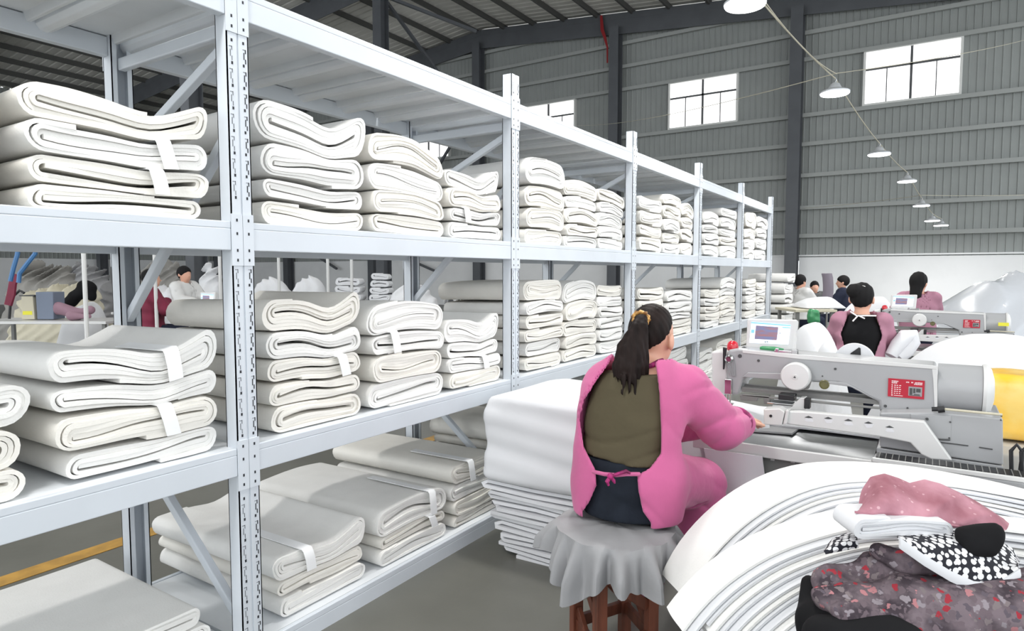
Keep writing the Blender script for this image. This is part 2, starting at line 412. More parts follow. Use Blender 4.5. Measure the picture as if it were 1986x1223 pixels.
# ---------------------------------------------------------------- the string of lamps over the aisle
LP = [(1445,12,5.6,'large lamp cut by the top edge of the picture'), (1619,183,8.3,'second lamp along the string, left of the big window'), (1705,301,11.,'third lamp of the string, over the end of the rack'),
      (1759,353,13.4,'fourth lamp of the string, lower than the third'), (1787,400,15.4,'fifth lamp of the string, above the low cable'), (1808,429,16.8,'sixth lamp of the string, beside the last one'), (1825,438,17.6,'seventh and farthest lamp at the low end of the string')]
LPOS = [atD(u, v, d) for u, v, d, _ in LP]
def lamp(p, label, grp='high bay lamps strung over the aisle'):
    t = thing('hanging_lamp', label, 'lamp', p, grp)
    x, y, z = p
    MB().lathe([(.165, 0), (.172, .012), (.15, .02)], (x, y, z), (0,0,1), 32).build('lamp_lens', M['lamp'], t)
    MB().lathe([(.175, .014), (.178, .03), (.15, .05), (.08, .075), (.055, .13), (.02, .15)], (x, y, z), (0,0,1), 32).build('lamp_housing', M['lampb'], t)
    MB().tube([(x, y, z+.14), (x+.015, y, z+.18), (x, y, z+.21), (x-.012, y, z+.19)], .006, 8).build('hanging_hook', M['lampb'], t)
    return t
for (u, v, d, lb), p in zip(LP, LPOS): lamp(p, 'round white high-bay lamp, '+lb)
def sag(a, b, n=10, k=.02):
    a, b = np.array(a), np.array(b); L = np.linalg.norm(b-a)
    return [a+(b-a)*i/n-np.array((0,0,4*k*L*(i/n)*(1-i/n))) for i in range(n+1)]
path = []
pp = [LPOS[0]+np.array((-.35,-2.2,.5))]+[p+np.array((0,0,.2)) for p in LPOS]
for i in range(len(pp)-1): path += sag(pp[i], pp[i+1], 8, .012)[(1 if i else 0):]
tag(MB().tube(path, .008, 6).build('lamp_cable', M['cable'], base=path[0]), 'pale cable carrying the string of lamps over the aisle', 'cable')
path2 = sag(LPOS[0]+np.array((.05,.1,.19)), LPOS[1]+np.array((.02,-.05,.24)), 10, .03)
tag(MB().tube(path2, .005, 6).build('power_wire', M['cable'], base=path2[0]), 'thin pale wire twisted beside the cable between first and second lamps', 'wire')
a, b = onY(1119, 243, W-.25), onY(1986, 78, 20.)
pth = sag(a, LPOS[1]+np.array((0,0,.26)), 10, .01)+sag(LPOS[1]+np.array((0,0,.26)), b, 10, .004)[1:]
tag(MB().tube(pth, .006, 6).build('stay_wire', M['cable'], base=pth[0]), 'long pale stay wire crossing the far wall behind the second lamp', 'wire')
a, b = onY(1556, 404, W-.3), onY(1986, 378, 21.)
pth = sag(a, LPOS[4]+np.array((0,0,.26)), 8, .004)+sag(LPOS[4]+np.array((0,0,.26)), b, 8, .004)[1:]
tag(MB().tube(pth, .006, 6).build('low_stay_wire', M['cable'], base=pth[0]), 'pale stay wire meeting the fifth lamp low on the far wall', 'wire')
r0 = onY(1167, 30, W-.5)
pts = [onY(u, v, W-.5) for u, v in ((1166,30), (1168,58), (1173,72), (1178,92), (1178,122))]
g = MB(); rows = [[p+np.array((-w,0,0)), p+np.array((w,0,0))] for p, w in zip(pts, (.05,.07,.06,.035,.03))]
tag(sheet_grid('hanging_red_ribbon', rows, .012, M['redc'], base=pts[0]), 'dark red ribbon hanging from the roof beam high on far wall', 'ribbon')
# ================================================================ the storage rack
XF = -2.105; XB = -2.96; PY = [-.375+1.836*i for i in range(7)]      # front face, rear face, post lines
LV = [.085, .858, 1.68, 2.50]
rack = thing('storage_rack', 'long white steel storage rack with four shelf levels along the aisle', 'rack', (XF, PY[1], 0))
ORD = ['nearest', 'second', 'third']
def post(y, front):
    zt = 2.66 if front else 2.62; w = .043; d = .065; t = .004
    xf = XF if front else XB; sg = -1 if front else 1                # body runs from the outer face inwards
    g = MB()
    def bx(xa, xb, ya, yb): g.box(min(xa, xb), max(xa, xb), ya, yb, .004, zt)
    bx(xf, xf+sg*t, y-w, y-.004); bx(xf, xf+sg*t, y+.004, y+w); bx(xf+sg*.004, xf+sg*.012, y-.006, y+.006)
    bx(xf, xf+sg*d, y-w, y-w+t); bx(xf, xf+sg*d, y+w-t, y+w)
    bx(xf+sg*(d-t), xf+sg*d, y-w, y-w+.022); bx(xf+sg*(d-t), xf+sg*d, y+w-.022, y+w)
    o = g.build('post', M['rack'], rack)
    g = MB()
    z = .12; k = 0
    e = .0012*(1 if front else -1)
    while z < zt-.03:
        lev = any(l-.19 < z < l+.03 for l in LV)
        for sy in (-1, 1):
            yy = y+sy*.023
            g.box(xf-.0004, xf+e, yy-.0032, yy+.0032, z-.005, z+.005)
            if not lev:                                             # hooked slot: upright with two stepped ends
                q = yy+(.004 if sy > 0 else -.004)
                wd = .0016 if sy > 0 else .0006
                for z0, z1, dq in ((.02,.036,.004),(.034,.058,-.002),(.056,.07,.004)):
                    g.box(xf-.0004, xf+e, q+dq-wd, q+dq+wd, z+z0-.012, z+z1-.012)
                g.box(xf-.0004, xf+e, q-.007, q+.003, z+.0558, z+.0570)
        z += .0785
    g.build('slot_pattern', M['slot'], o)
    MB().box(min(xf+.012, xf+sg*(d+.02)), max(xf+.012, xf+sg*(d+.02)), y-.06, y+.06, 0, .005).build('foot_plate', M['rack'], o)
for y in PY:
    post(y, True); post(y, False)
for k, z in enumerate(LV):
    for i in range(6):
        y0, y1 = PY[i]+.0435, PY[i+1]-.0435
        for xf, sg in ((XF, -1), (XB, 1)):
            if i == 0 and sg > 0 and k == 0: pass
            g = MB(); a, b = sorted((xf+sg*.002, xf+sg*.042))
            g.box(a, b, y0, y1, z-.1, z-.022)
            a, b = sorted((xf+sg*.002, xf+sg*.024)); g.box(a, b, y0, y1, z-.0225, z+.003)     # stepped lip that holds the deck
            bm = g.build('beam', M['rack'], rack, bevel=.003)
            for ya, yb, yc in ((y0-.0425, y0+.001, y0-.02), (y1-.001, y1+.0425, y1+.02)):
                g = MB(); a, b = sorted((xf-sg*.0035, xf+sg*.001)); g.box(a, b, ya, yb, z-.155, z+.03)
                for dz in (-.135, -.1, -.04, .008):
                    a, b = sorted((xf-sg*.0045, xf-sg*.003)); g.box(a, b, yc-.003, yc+.003, z+dz-.005, z+dz+.005, 1)
                g.build('end_connector', [M['rack'], M['slot']], bm)
for k, z in enumerate(LV):
    for i in range(6):
        y0, y1 = PY[i]+.005, PY[i+1]-.005
        n = 6 if k == 3 else 1
        for j in range(n):
            a, b = y0+(y1-y0)*j/n+.003, y0+(y1-y0)*(j+1)/n-.003
            g = MB(); X0, X1 = XB+.028, XF-.028
            if n == 1:
                g.box(X0, X1, a, b, z-.018, z)
                for q in range(5):
                    yy = a+(b-a)*(q+.5)/5; g.box(X0+.03, X1-.03, yy-.012, yy+.012, z-.05, z-.018)
            else:                                                  # folded tray: flat top with rolled edges below
                xs = [X0+.002, X1-.002]
                prof = [(a+.004, 0), (a+.004, -.05), (a+.016, -.068), (a+.040, -.074), (a+.062, -.066), (a+.072, -.018), (b-.03, -.018), (b-.02, -.05), (b-.004, -.05), (b-.004, 0)]
                g.prism([(X0, p, z+q) for p, q in prof], (X1-X0, 0, 0))
            g.build('shelf_panel', M['deck'], rack, bevel=.003 if n > 1 else 0)
for y in PY:
    for (xa, za), (xb, zb) in (((XF-.05, .16), (XB+.04, .78)), ((XB+.04, 1.30), (XF-.05, 2.02)), ((XB+.04, 1.98), (XF-.05, 2.32))):
        g = MB(); g.bar((xa, y, za), (xb, y, zb), .036, .032, (0,1,0)); g.build('diagonal_brace', M['rack'], rack, bevel=.004)
    for z in (2.37, .045):
        g = MB(); g.bar((XB+.06, y, z), (XF-.06, y, z), .032, .05); g.build('cross_bar', M['rack'], rack, bevel=.006)
# ================================================================ folded white felt on the shelves
def bundle_mesh(w, h, depth, t, rnd, detail, yc, z0, xf, warp, jag=.008):
    """a felt sheet folded flat round and round; its layered edge faces the aisle."""
    p = t*1.04; r0 = p*(.36+.4*rnd.random()**2); n = max(1.6, (h/2-t/2-r0)/p+.25); L = w/2-h/2
    m1 = 12 if detail else 6; m2 = 9 if detail else 5
    halves = int(round(n*2)); pts = []; tau = 0; Ls = [L*(1-.045*rnd.random()*(1 if k < halves-2 else .2)) for k in range(halves+2)]
    dz = (rnd.random()-.5)*.25*p; off = (rnd.random()-.5)*.03
    R = lambda q: min(r0+p*q/(2*math.pi), h/2-t/2)
    for k in range(halves):
        sg = 1 if k % 2 == 0 else -1; a, b = -sg*Ls[max(k-1, 0)], sg*Ls[k]
        for i in range(m1): 
            f = i/m1; pts.append((a+(b-a)*f, sg*R(math.pi*k)))
        for i in range(m2):
            f = i/m2; an = math.pi/2-math.pi*f; q = R(math.pi*(k+f))
            pts.append((sg*(Ls[k]+q*math.cos(an)), sg*q*math.sin(an)))
    k = halves; sg = 1 if k % 2 == 0 else -1; e = .15+.7*rnd.random(); a, b = -sg*Ls[k-1], sg*Ls[k-1]
    for i in range(m1+1):
        f = e*i/m1; pts.append((a+(b-a)*f, sg*R(math.pi*k)))
    P = np.array(pts); T = np.gradient(P, axis=0); T /= np.linalg.norm(T, axis=1, keepdims=True)+1e-9; N = np.stack([-T[:, 1], T[:, 0]], 1)
    A, B = P+N*t/2, P-N*t/2; m = len(P)
    ph = rnd.random()*6.28; ph2 = rnd.random()*6.28
    ks = np.array((0, .02, .25, .55, .8, 1.)) if detail else np.array((0, .05, .5, 1.))
    V = []
    jit = jag*np.interp(np.arange(m), np.linspace(0, m, 14), RNG.random(14)*2-1)
    for s in ks:
        for Q in (A, B):
            y = Q[:, 0]+off*(s-.5); z = Q[:, 1]
            core = np.clip(1-np.abs(z)/(h/2), 0, 1)
            z = z+dz+core*(.13*h*np.sin(2.6*y/w*2+ph)+.035*h*np.sin(9*y/w+ph2))
            z = z+h*.03*np.sin(5*s+ph)*np.cos(3*y/w)
            z = np.clip(z, -h/2, h/2)+h/2
            x = xf-s*depth+(jit*(1-s) if s < .1 else 0*y)
            rd = -.006*math.exp(-(s/.02)) * 0
            yy = yc+y; zz = z
            yy, zz = warp(yy, z0+zz, s)
            V.append(np.stack([x+rd+0*yy, yy, zz], 1))
    V = np.concatenate(V); K = len(ks); f = []; i = np.arange(m-1)
    def quad(a, b, c, d): f.append(np.stack([a, b, c, d], 1))
    for k in range(K-1):
        oA, oB, nA, nB = 2*k*m, (2*k+1)*m, (2*k+2)*m, (2*k+3)*m
        quad(oA+i, nA+i, nA+i+1, oA+i+1); quad(oB+i, oB+i+1, nB+i+1, nB+i)
        for e in (0, m-1):
            q = np.array([e]); (quad(oA+q, oB+q, nB+q, nA+q) if e == 0 else quad(oA+q, nA+q, nB+q, oB+q))
    quad(i, i+1, m+i+1, m+i); b = 2*(K-1)*m; quad(b+i, b+m+i, b+m+i+1, b+i+1)
    return V, np.concatenate(f)
POSN = {1:['single piece'], 2:['top','bottom'], 3:['top','middle','bottom'], 4:['top','second from top','second from bottom','bottom'],
        5:['top','second from top','middle','second from bottom','bottom'], 6:['top','second from top','third from top','third from bottom','second from bottom','bottom']}
SHN = {2:'upper shelf', 1:'middle shelf', 0:'lowest shelf'}
BAYN = ['nearest bay', 'second bay', 'third bay', 'fourth bay', 'fifth bay', 'end bay']
def stack(lv, bay, which, u0, u1, vtop, n, style='flat', vmid=None, detail=None, strap=(), xf=-2.155, depth=.68, yr=None, t=.0105, grp=None, hvar=.24, tilt=0., amp=1.):
    rnd = random.Random(1000*lv+97*bay+int(u0)+31)
    z = LV[lv]+.004; v = vmid or vtop+60
    y0, y1 = (onX(u0, v, xf)[1], onX(u1, v, xf)[1]) if yr is None else yr
    zt = onX((u0+u1)/2, vtop, xf)[2] if vtop is not None else None
    y0, y1 = max(y0, PY[bay]+.062), min(y1, PY[bay+1]-.062)
    H = zt-z; W_ = y1-y0; yc0 = (y0+y1)/2
    if detail is None: detail = y0 < 4.6
    hs = [1+hvar*(rnd.random()*2-1) for _ in range(n)]
    if style in ('loop', 'drape', 'hump'): hs[-1] *= 1.3
    sm = sum(hs); hs = [q/sm*(H-.003*n) for q in hs]
    Lh = .62*W_
    def warp(y, zz, s):
        q = (y-yc0)/W_; f = np.clip((zz-z)/H, 0, 1.1)
        d = tilt*q
        if style == 'loop': d = d+.34*np.clip((q-.12)/.38, 0, 1)**2*np.clip((f-.62)/.38, 0, 1)*1.0-.10*np.exp(-((q-.1)/.16)**2)*f
        elif style == 'drape': d = d+(.05*np.cos(6*q)-.55*np.clip(q-.05, 0, 1)**1.4)*f*amp
        elif style == 'sag': d = d-.10*np.cos(math.pi*q)*f+.02*f
        elif style == 'hump': d = d+.09*np.cos(math.pi*q)*f-.05*f
        if amp > 1: d = d+.10*np.exp(-((q+.27)/.15)**2)*np.clip((f-.945)/.03, 0, 1)
        d = d+.02*np.sin(5*q+u0)*f
        # behind the front edge the pile settles a little
        d = d-.05*s*f*(1 if style != 'flat' else .4)
        ks = .006*np.sin(7*f+u0)
        return y+ks*np.sin(3*f+u0), zz+d*np.minimum(H, .5)*.62
    zz = z; out = []
    for k in range(n):
        h = hs[k]; tt = min(t, h/5.2) if detail else max(t*1.1, h/7)
        w = W_*(.965-.09*rnd.random()) if k < n-1 or style == 'flat' else W_*.965
        yc = min(max(yc0+(rnd.random()-.5)*.035*W_, y0+w/2+.012), y1-w/2-.012) if w < W_-.026 else yc0
        V, Fq = bundle_mesh(w, h-.003, depth*(.97+.05*rnd.random()), tt, rnd, detail, yc, zz, xf-rnd.random()*.02, warp)
        has = k in strap
        pos = POSN[n][n-1-k]
        lab = '%sfolded white felt, %s%s, %s, %s' % ('strapped ' if has else '', pos+(', ' if which else ''), which+(' stack' if which else ''), SHN[lv], BAYN[bay])
        o = link_mesh('folded_felt', V, Fq, M['felt' if rnd.random() < .6 else 'feltw'], base=(xf-depth/2, yc0, zz), sharp=55)
        tag(o, lab, 'folded felt', grp or 'folded felt on the '+SHN[lv])
        if has:
            ys = yc+(.12+.1*rnd.random())*W_*(1 if rnd.random() < .75 else -1); sw = .024; rows = []
            for s, fz in ((-.012, .02), (-.014, .5), (-.012, .93), (-.004, 1.012), (.2, 1.014), (.45, 1.014)):
                row = []
                for q in (-sw, -sw/3, sw/3, sw):
                    yy, z2 = warp(np.array(ys+q+.02*(1-fz)), np.array(zz+h*fz), max(s, 0)); row.append((xf-s*depth+(.004 if s < 0 else 0), float(yy), float(z2)))
                rows.append(row)
            sheet_grid('tie_strap', rows, .003, M['strap'], o)
        zz += h; out.append(o)
    return out
# upper shelf
stack(2, 0, 'partial left', -150, 8, 95, 4, 'flat', vmid=250, yr=(.16, .775), t=.012)
stack(2, 0, 'wide right', 6, 428, 178, 4, 'loop', vmid=300, strap=(1, 2), yr=(.80, 1.41), t=.0125, amp=1.1)
stack(2, 1, 'left', 494, 720, 210, 4, 'loop', vmid=330, strap=(), t=.012)
stack(2, 1, 'middle', 714, 868, 262, 4, 'drape', vmid=380, amp=.9)
stack(2, 1, 'right', 866, 984, 332, 4, 'loop', vmid=400, strap=(1,))
stack(2, 2, 'left', 1017, 1099, 306, 4, 'hump', vmid=400)
stack(2, 2, 'middle', 1095, 1162, 348, 5, 'hump', vmid=420)
stack(2, 2, 'right', 1160, 1219, 366, 5, 'drape', vmid=430, amp=.6)
stack(2, 3, 'left', 1240, 1288, 378, 4, 'sag', vmid=430)
stack(2, 3, 'middle', 1286, 1322, 374, 5, 'hump', vmid=430)
stack(2, 3, 'right', 1320, 1352, 392, 4, 'drape', vmid=440, amp=.6)
stack(2, 4, 'left', 1365, 1397, 408, 4, 'hump', vmid=450)
stack(2, 4, 'right', 1396, 1432, 402, 5, 'flat', vmid=450)
stack(2, 5, 'left', 1445, 1467, 408, 4, 'hump', vmid=450)
stack(2, 5, 'right', 1467, 1491, 420, 4, 'flat', vmid=450)
# middle shelf
stack(1, 0, 'partial left', -160, 82, 745, 3, 'sag', vmid=860, yr=(.2, .815), t=.013)
stack(1, 0, 'wide right', 60, 440, 662, 4, 'loop', vmid=800, strap=(1, 3), yr=(.83, 1.41), t=.0125)
stack(1, 1, 'left', 512, 712, 572, 5, 'loop', vmid=700, strap=(2,))
stack(1, 1, 'middle', 712, 866, 582, 4, 'hump', vmid=690, strap=(2,))
stack(1, 1, 'right', 864, 984, 612, 4, 'loop', vmid=690, strap=(1,))
stack(1, 2, 'left', 1017, 1096, 536, 6, 'hump', vmid=630)
stack(1, 2, 'middle', 1094, 1162, 542, 5, 'hump', vmid=630)
stack(1, 2, 'right', 1160, 1218, 548, 6, 'flat', vmid=630)
stack(1, 3, 'left', 1239, 1290, 552, 5, 'sag', vmid=610)
stack(1, 3, 'right', 1292, 1352, 560, 5, 'hump', vmid=610)
stack(1, 4, 'left', 1366, 1398, 556, 5, 'sag', vmid=600)
stack(1, 4, 'right', 1397, 1433, 536, 6, 'hump', vmid=600)
stack(1, 5, 'left', 1445, 1468, 538, 5, 'flat', vmid=590)
stack(1, 5, 'right', 1468, 1492, 544, 5, 'flat', vmid=590)
# lowest shelf
stack(0, 0, 'left', -200, 300, None, 4, 'flat', yr=(.56, 1.36), t=.013) if False else None
def low(bay, which, y0, y1, H, n, style='flat', **k):
    v0 = 900; xf = k.get('xf', -2.155)
    zt = LV[0]+H
    # the pixel whose front-plane height is the wanted pile height
    yc = (y0+y1)/2; d = np.array((xf, yc, zt-HC)); vv = CY-F*(d@U3)/(d@F3); uu = CX+F*(d@R3)/(d@F3)
    return stack(0, bay, which, uu, uu, vv, n, style, yr=(y0, y1), **k)
low(0, 'right', .52, 1.36, .215, 3, 'flat', strap=(), xf=-2.2, depth=.75, tilt=.0)
low(1, 'left', 1.60, 2.13, .275, 3, 'loop', strap=(2,), xf=-2.17, depth=.90)
low(1, 'middle', 2.17, 2.72, .285, 3, 'hump', strap=(2, 1), xf=-2.165, depth=.95)
low(1, 'right', 2.74, 3.24, .37, 4, 'hump', strap=(3,), xf=-2.16, depth=.92)
low(2, 'left', 3.36, 3.98, .47, 5, 'hump')
low(2, 'right', 4.0, 4.96, .62, 5, 'flat')
low(3, 'left', 5.22, 5.95, .60, 4, 'hump')
low(3, 'right', 6.0, 6.85, .66, 5, 'flat')
low(4, 'left', 7.05, 7.8, .55, 4, 'flat')
low(4, 'right', 7.85, 8.65, .6, 4, 'hump')
low(5, 'single', 8.9, 10.3, .6, 4, 'flat')
# ================================================================ long-arm sewing machines
def PX(Y, *uv): return [onY(u, v, Y) for u, v in uv]
mc = thing('sewing_machine', 'nearest long-arm industrial sewing machine, pale grey, with screen on top and red label', 'sewing machine', (-.2, 3.3, 0), 'long-arm sewing machines')
YA = 3.15
arm_o = PX(YA, (1409,684), (1414,678), (1432,675), (1500,682), (1816,709), (1817,735), (1817,801), (1706,800), (1704,779), (1682,769), (1652,752), (1625,743), (1580,741), (1450,731), (1441,736), (1436,752), (1433,765), (1413,766), (1409,740))
arm = MB().prism(arm_o, (0, .17, 0)).build('machine_arm', M['mach'], mc, bevel=.012, seg=3)
# slim raised panel lines, mouldings and screws on the arm
g = MB(); g.prism(PX(YA-.004, (1816,709), (1816,716), (1560,697), (1440,684), (1440,678)), (0, .006, 0)); g.build('top_moulding', M['machw'], arm, bevel=.002)
g = MB(); g.prism(PX(YA-.008, (1440,731), (1450,722), (1540,724), (1580,741)), (0, .01, 0)).prism(PX(YA-.008, (1590,742), (1612,739), (1640,742), (1660,752), (1700,776), (1650,750)), (0, .01, 0)); g.build('lower_moulding', M['mach'], arm, bevel=.003)
g = MB()
for u, v, r in ((1435,690,.009), (1471,699,.006), (1620,715,.005), (1595,729,.003), (1717,787,.006), (1760,791,.004), (1798,812,.006)):
    p = onY(u, v, YA-.002); g.lathe([(r, 0), (r, .006)], p+np.array((0,.004,0)), (0,-1,0), 12)
g.build('screw', M['dark'], arm)
g = MB(); g.prism(PX(YA-.006, (1402,673), (1409,675), (1404,716), (1402,716)), (0, .012, 0)); g.build('side_slot', M['blackp'], arm)
g = MB(); g.prism(PX(YA+.02, (1379,681), (1400,679), (1411,690), (1411,766), (1381,758)), (0, .13, 0)); g.build('end_cover', M['machw'], mc, bevel=.01)
p = onY(1415, 695, YA-.004); g = MB(); g.lathe([(.02, 0), (.02, .012), (.012, .02)], p, (0,-1,0), 18); g.build('thread_guide', M['chrome'], arm)
g = MB()
for i in range(5): a = onY(1411+i*3, 699, YA-.01); b = onY(1417+i*2, 729, YA-.01); g.tube([a, (a+b)/2+np.array((0,-.004,0)), b], .0022, 5)
g.build('thread', M['hair'] if False else M['greyp'], arm)
# needle bar, presser and needle
g = MB(); a = onY(1411, 740, YA-.01); g.box(a[0]-.014, a[0]+.022, YA-.02, YA+.06, a[2]-.06, a[2]+.015); g.build('needle_head', M['chrome'], arm, bevel=.004)
a = onY(1411, 756, YA); b = onY(1410, 781, YA)
g = MB(); g.tube([a, b], .005, 8).tube([b, b-np.array((0,0,.035))], .0018, 6); g.tube([a+np.array((.012,0,0)), b+np.array((.014,0,.004))], .004, 8).box(b[0]-.002, b[0]+.03, YA-.012, YA+.012, b[2]-.004, b[2]+.002); g.build('needle', M['chrome'], arm)
# round white thread disc and its stem plate
p = onY(1544, 729, YA-.05)
g = MB(); g.lathe([(.004, -.02), (.058, -.02), (.062, -.014), (.062, .02), (.056, .028), (.012, .03), (.011, .034), (.003, .034)], p, (0,-1,0), 40); dk = g.build('thread_disc', M['machw'], mc)
g = MB(); g.lathe([(.006, .0), (.006, .004)], p+np.array((0,-.034,0)), (0,-1,0), 3); g.build('disc_mark', M['dark'], dk)
g = MB(); q = onY(1556, 745, YA-.02); g.prism(PX(YA-.02, (1530,735), (1562,730), (1572,742), (1568,754), (1538,756)), (0, .03, 0)); g.build('disc_bracket', M['machd'], mc, bevel=.003)
p = onY(1599, 745, YA-.004); g = MB(); g.lathe([(.02, 0), (.021, .006), (.017, .008), (.016, .004)], p, (0,-1,0), 24); g.build('oil_gauge', M['gauge'], arm)
# red label with its small print and picture
l0, l1 = onY(1723, 732, YA-.003), onY(1792, 776, YA-.003)
X0, X1, z1, z0 = l0[0], l1[0], l0[2]-.002, l1[2]+.004
g = MB(); g.box(X0, X1, YA-.006, YA+.003, z0, z1); lb = g.build('red_label', M['redl'], mc)
g = MB(); wd, ht = X1-X0, z1-z0; rr = random.Random(5)
def mk(fx, fz, w, h): g.box(X0+fx*wd, X0+(fx+w)*wd, YA-.0068, YA-.005, z0+fz*ht, z0+(fz+h)*ht)
for fx, fz, sx, n in ((.1,.83,.032,6), (.1,.74,.032,5), (.5,.83,.03,3), (.64,.83,.03,2), (.74,.83,.03,7), (.72,.75,.028,8)):
    for i in range(n): mk(fx+i*sx, fz+.01*rr.random(), sx*.62, .06)
for r in range(5):
    mk(.1, .62-.11*r, .03, .055)
    for cx in (.17, .24, .31): mk(cx, .63-.11*r, .035+.02*rr.random(), .035)
mk(.1,.07,.04,.05); mk(.17,.08,.25,.025)
g.build('label_print', M['white'], lb)
g = MB(); g.box(X0+.57*wd, X0+.94*wd, YA-.0072, YA-.005, z0+.14*ht, z0+.64*ht); pc = g.build('label_picture', M['greyp'], lb)
g = MB()
for fx, fz, w, h in ((.6,.2,.08,.36), (.7,.3,.06,.26), (.78,.36,.12,.2), (.6,.16,.3,.03), (.72,.2,.16,.05)): g.box(X0+fx*wd, X0+(fx+w)*wd, YA-.0078, YA-.007, z0+fz*ht, z0+(fz+h)*ht)
g.build('picture_detail', M['dark'], lb)
# motor drum at the right end
pa, pb = onY(1818, 755, YA+.05), onY(1908, 757, YA+.05)
cz = (pa[2]+pb[2])/2; rad = .098
g = MB(); g.lathe([(.06, 0), (rad, 0), (rad, pb[0]-pa[0]-.006), (.09, pb[0]-pa[0])], (pa[0], YA+.1, cz), (1,0,0), 40); g.build('motor_drum', M['mach'], mc)
g = MB(); g.lathe([(.02, 0), (rad+.006, 0), (rad+.008, .012), (rad-.01, .03), (.05, .04)], (pb[0]-.004, YA+.1, cz), (1,0,0), 40); g.build('motor_cap', M['machw'], mc)
g = MB(); g.prism(PX(YA-.002, (1807,710), (1818,711), (1818,800), (1813,800), (1810,735)), (0, .01, 0)); g.build('joint_plate', M['machw'], mc)
# lower body
YL = 3.06
g = MB(); g.prism(PX(YL, (1706,800), (1816,799), (1945,811), (1946,902), (1706,866)), (0, .3, 0)); lo = g.build('lower_body', M['mach'], mc, bevel=.006)
g = MB(); g.prism(PX(YL-.006, (1700,868), (1946,904), (1944,917), (1700,882)), (0, .2, 0)); g.build('lower_skirt', M['mach'], mc, bevel=.003)
g = MB(); g.prism(PX(YL-.004, (1766,803), (1845,806), (1844,851), (1766,848)), (0, .006, 0)); pn = g.build('access_panel', M['mach'], lo, bevel=.0015)
g = MB()
for u, v, r in ((1798,812,.0055), (1843,818,.0035), (1841,849,.0035), (1942,806,.0035), (1941,814,.003)): g.lathe([(r, 0), (r, .004)], onY(u, v, YL-.005), (0,-1,0), 10)
g.build('panel_screw', M['dark'], lo)
g = MB()
for (u0, v0), (u1, v1) in (((1822,857),(1878,864)), ((1899,867),(1925,871)), ((1766,850),(1843,853))): g.bar(onY(u0, v0, YL-.002), onY(u1, v1, YL-.002), .004, .003, (0,1,0))
g.build('panel_seam', M['dark'], lo)
a, b = onY(1832, 793, YL-.01), onY(1944, 804, YL-.01)
g = MB(); g.tube([a, b], .005, 8); g.build('air_tube', M['ylab'] if False else M['cable'], mc)
g = MB(); a0 = onY(1807, 793, YL-.01); g.tube([a0, a], .009, 10).tube([a0+np.array((.02,0,0)), a], .013, 10); g.build('tube_fitting', M['blackp'], mc)
# rails, clamp carriage and feed frame between arm and bed
g = MB()
for v0, v1, Y, w, h in ((748,788,YA+.03,.03,.02), (740,782,YA+.09,.03,.014), (765,795,YA-.02,.02,.008), (757,787,YA+.02,.02,.006)):
    a, b = onY(1440, v0-1, Y), onY(1706, v1-2, Y); b[2] = (a[2]+b[2])/2+.001; a[2] = b[2]; g.bar(a, b, w, h, (0,0,1))
g.build('guide_rail', M['machd'], mc, bevel=.002)
g = MB(); g.prism(PX(YA-.03, (1434,765), (1492,768), (1492,783), (1481,783), (1481,772), (1470,772), (1468,778), (1436,776)), (0, .04, 0)); g.build('clamp_frame', M['machd'], mc, bevel=.002)
g = MB(); a = onY(1512, 762, YA-.02); b = onY(1542, 780, YA-.02); g.box(a[0], b[0], YA-.05, YA+.02, b[2]+.01, a[2]); g.build('clamp_cylinder', M['blackp'], mc, bevel=.003)
g = MB(); a = onY(1490, 777, YA-.03); b = onY(1540, 786, YA-.03); g.box(a[0], b[0], YA-.06, YA+.02, b[2], a[2]); g.build('clamp_plate', M['chrome'], mc, bevel=.002)
g = MB(); g.prism(PX(YA-.06, (1552,771), (1562,771), (1562,795), (1528,795)), (0, .05, 0)); g.build('clamp_arm', M['machw'], mc, bevel=.003)
g = MB(); a = onY(1565, 772, YA-.06); g.box(a[0]-.01, a[0]+.014, YA-.07, YA-.03, a[2]-.045, a[2]); g.build('clamp_knob', M['blackp'], mc, bevel=.003)
YB = 2.98
g = MB(); g.prism(PX(YB, (1525,797), (1560,798), (1793,817), (1847,893), (1806,890), (1787,881), (1765,858), (1703,846), (1526,822)), (0, .035, 0)); br = g.build('slotted_bracket', M['machw'], mc, bevel=.005)
g = MB()
for i, (u, v) in enumerate(((1568,813), (1606,816), (1645,820), (1684,825), (1725,833))):
    if i % 2 == 0: pl = [(u-9,v+1), (u-2,v-4), (u+3,v-3), (u+9,v+2), (u+9,v+5), (u-4,v+4)]
    else: pl = [(u-9,v-4), (u+10,v-3), (u+7,v+4), (u-3,v+4)]
    g.prism(PX(YB-.0012, *pl), (0, .004, 0))
g.build('slot_pattern', M['sheet'], br)
g = MB()
for i, (u, v) in enumerate(((1568,810), (1606,812), (1645,816), (1684,821), (1725,829))):
    g.prism(PX(YB-.0014, (u-8,v-1), (u,v-4), (u+9,v), (u,v+.5)), (0, .004, 0))
g.build('slot_edge_pattern', M['dark'], br)
g = MB(); g.prism(PX(YB-.02, (1481,793), (1512,792), (1522,799), (1516,825), (1481,823)), (0, .07, 0)).prism(PX(YB-.02, (1524,795), (1530,795), (1526,822), (1518,824)), (0, .05, 0)); g.build('bracket_clamp', M['machw'], mc, bevel=.004)
g = MB(); g.lathe([(.006, 0), (.006, .004)], onY(1495, 806, YB-.021), (0,-1,0), 10); g.build('clamp_bolt', M['blackp'], mc)
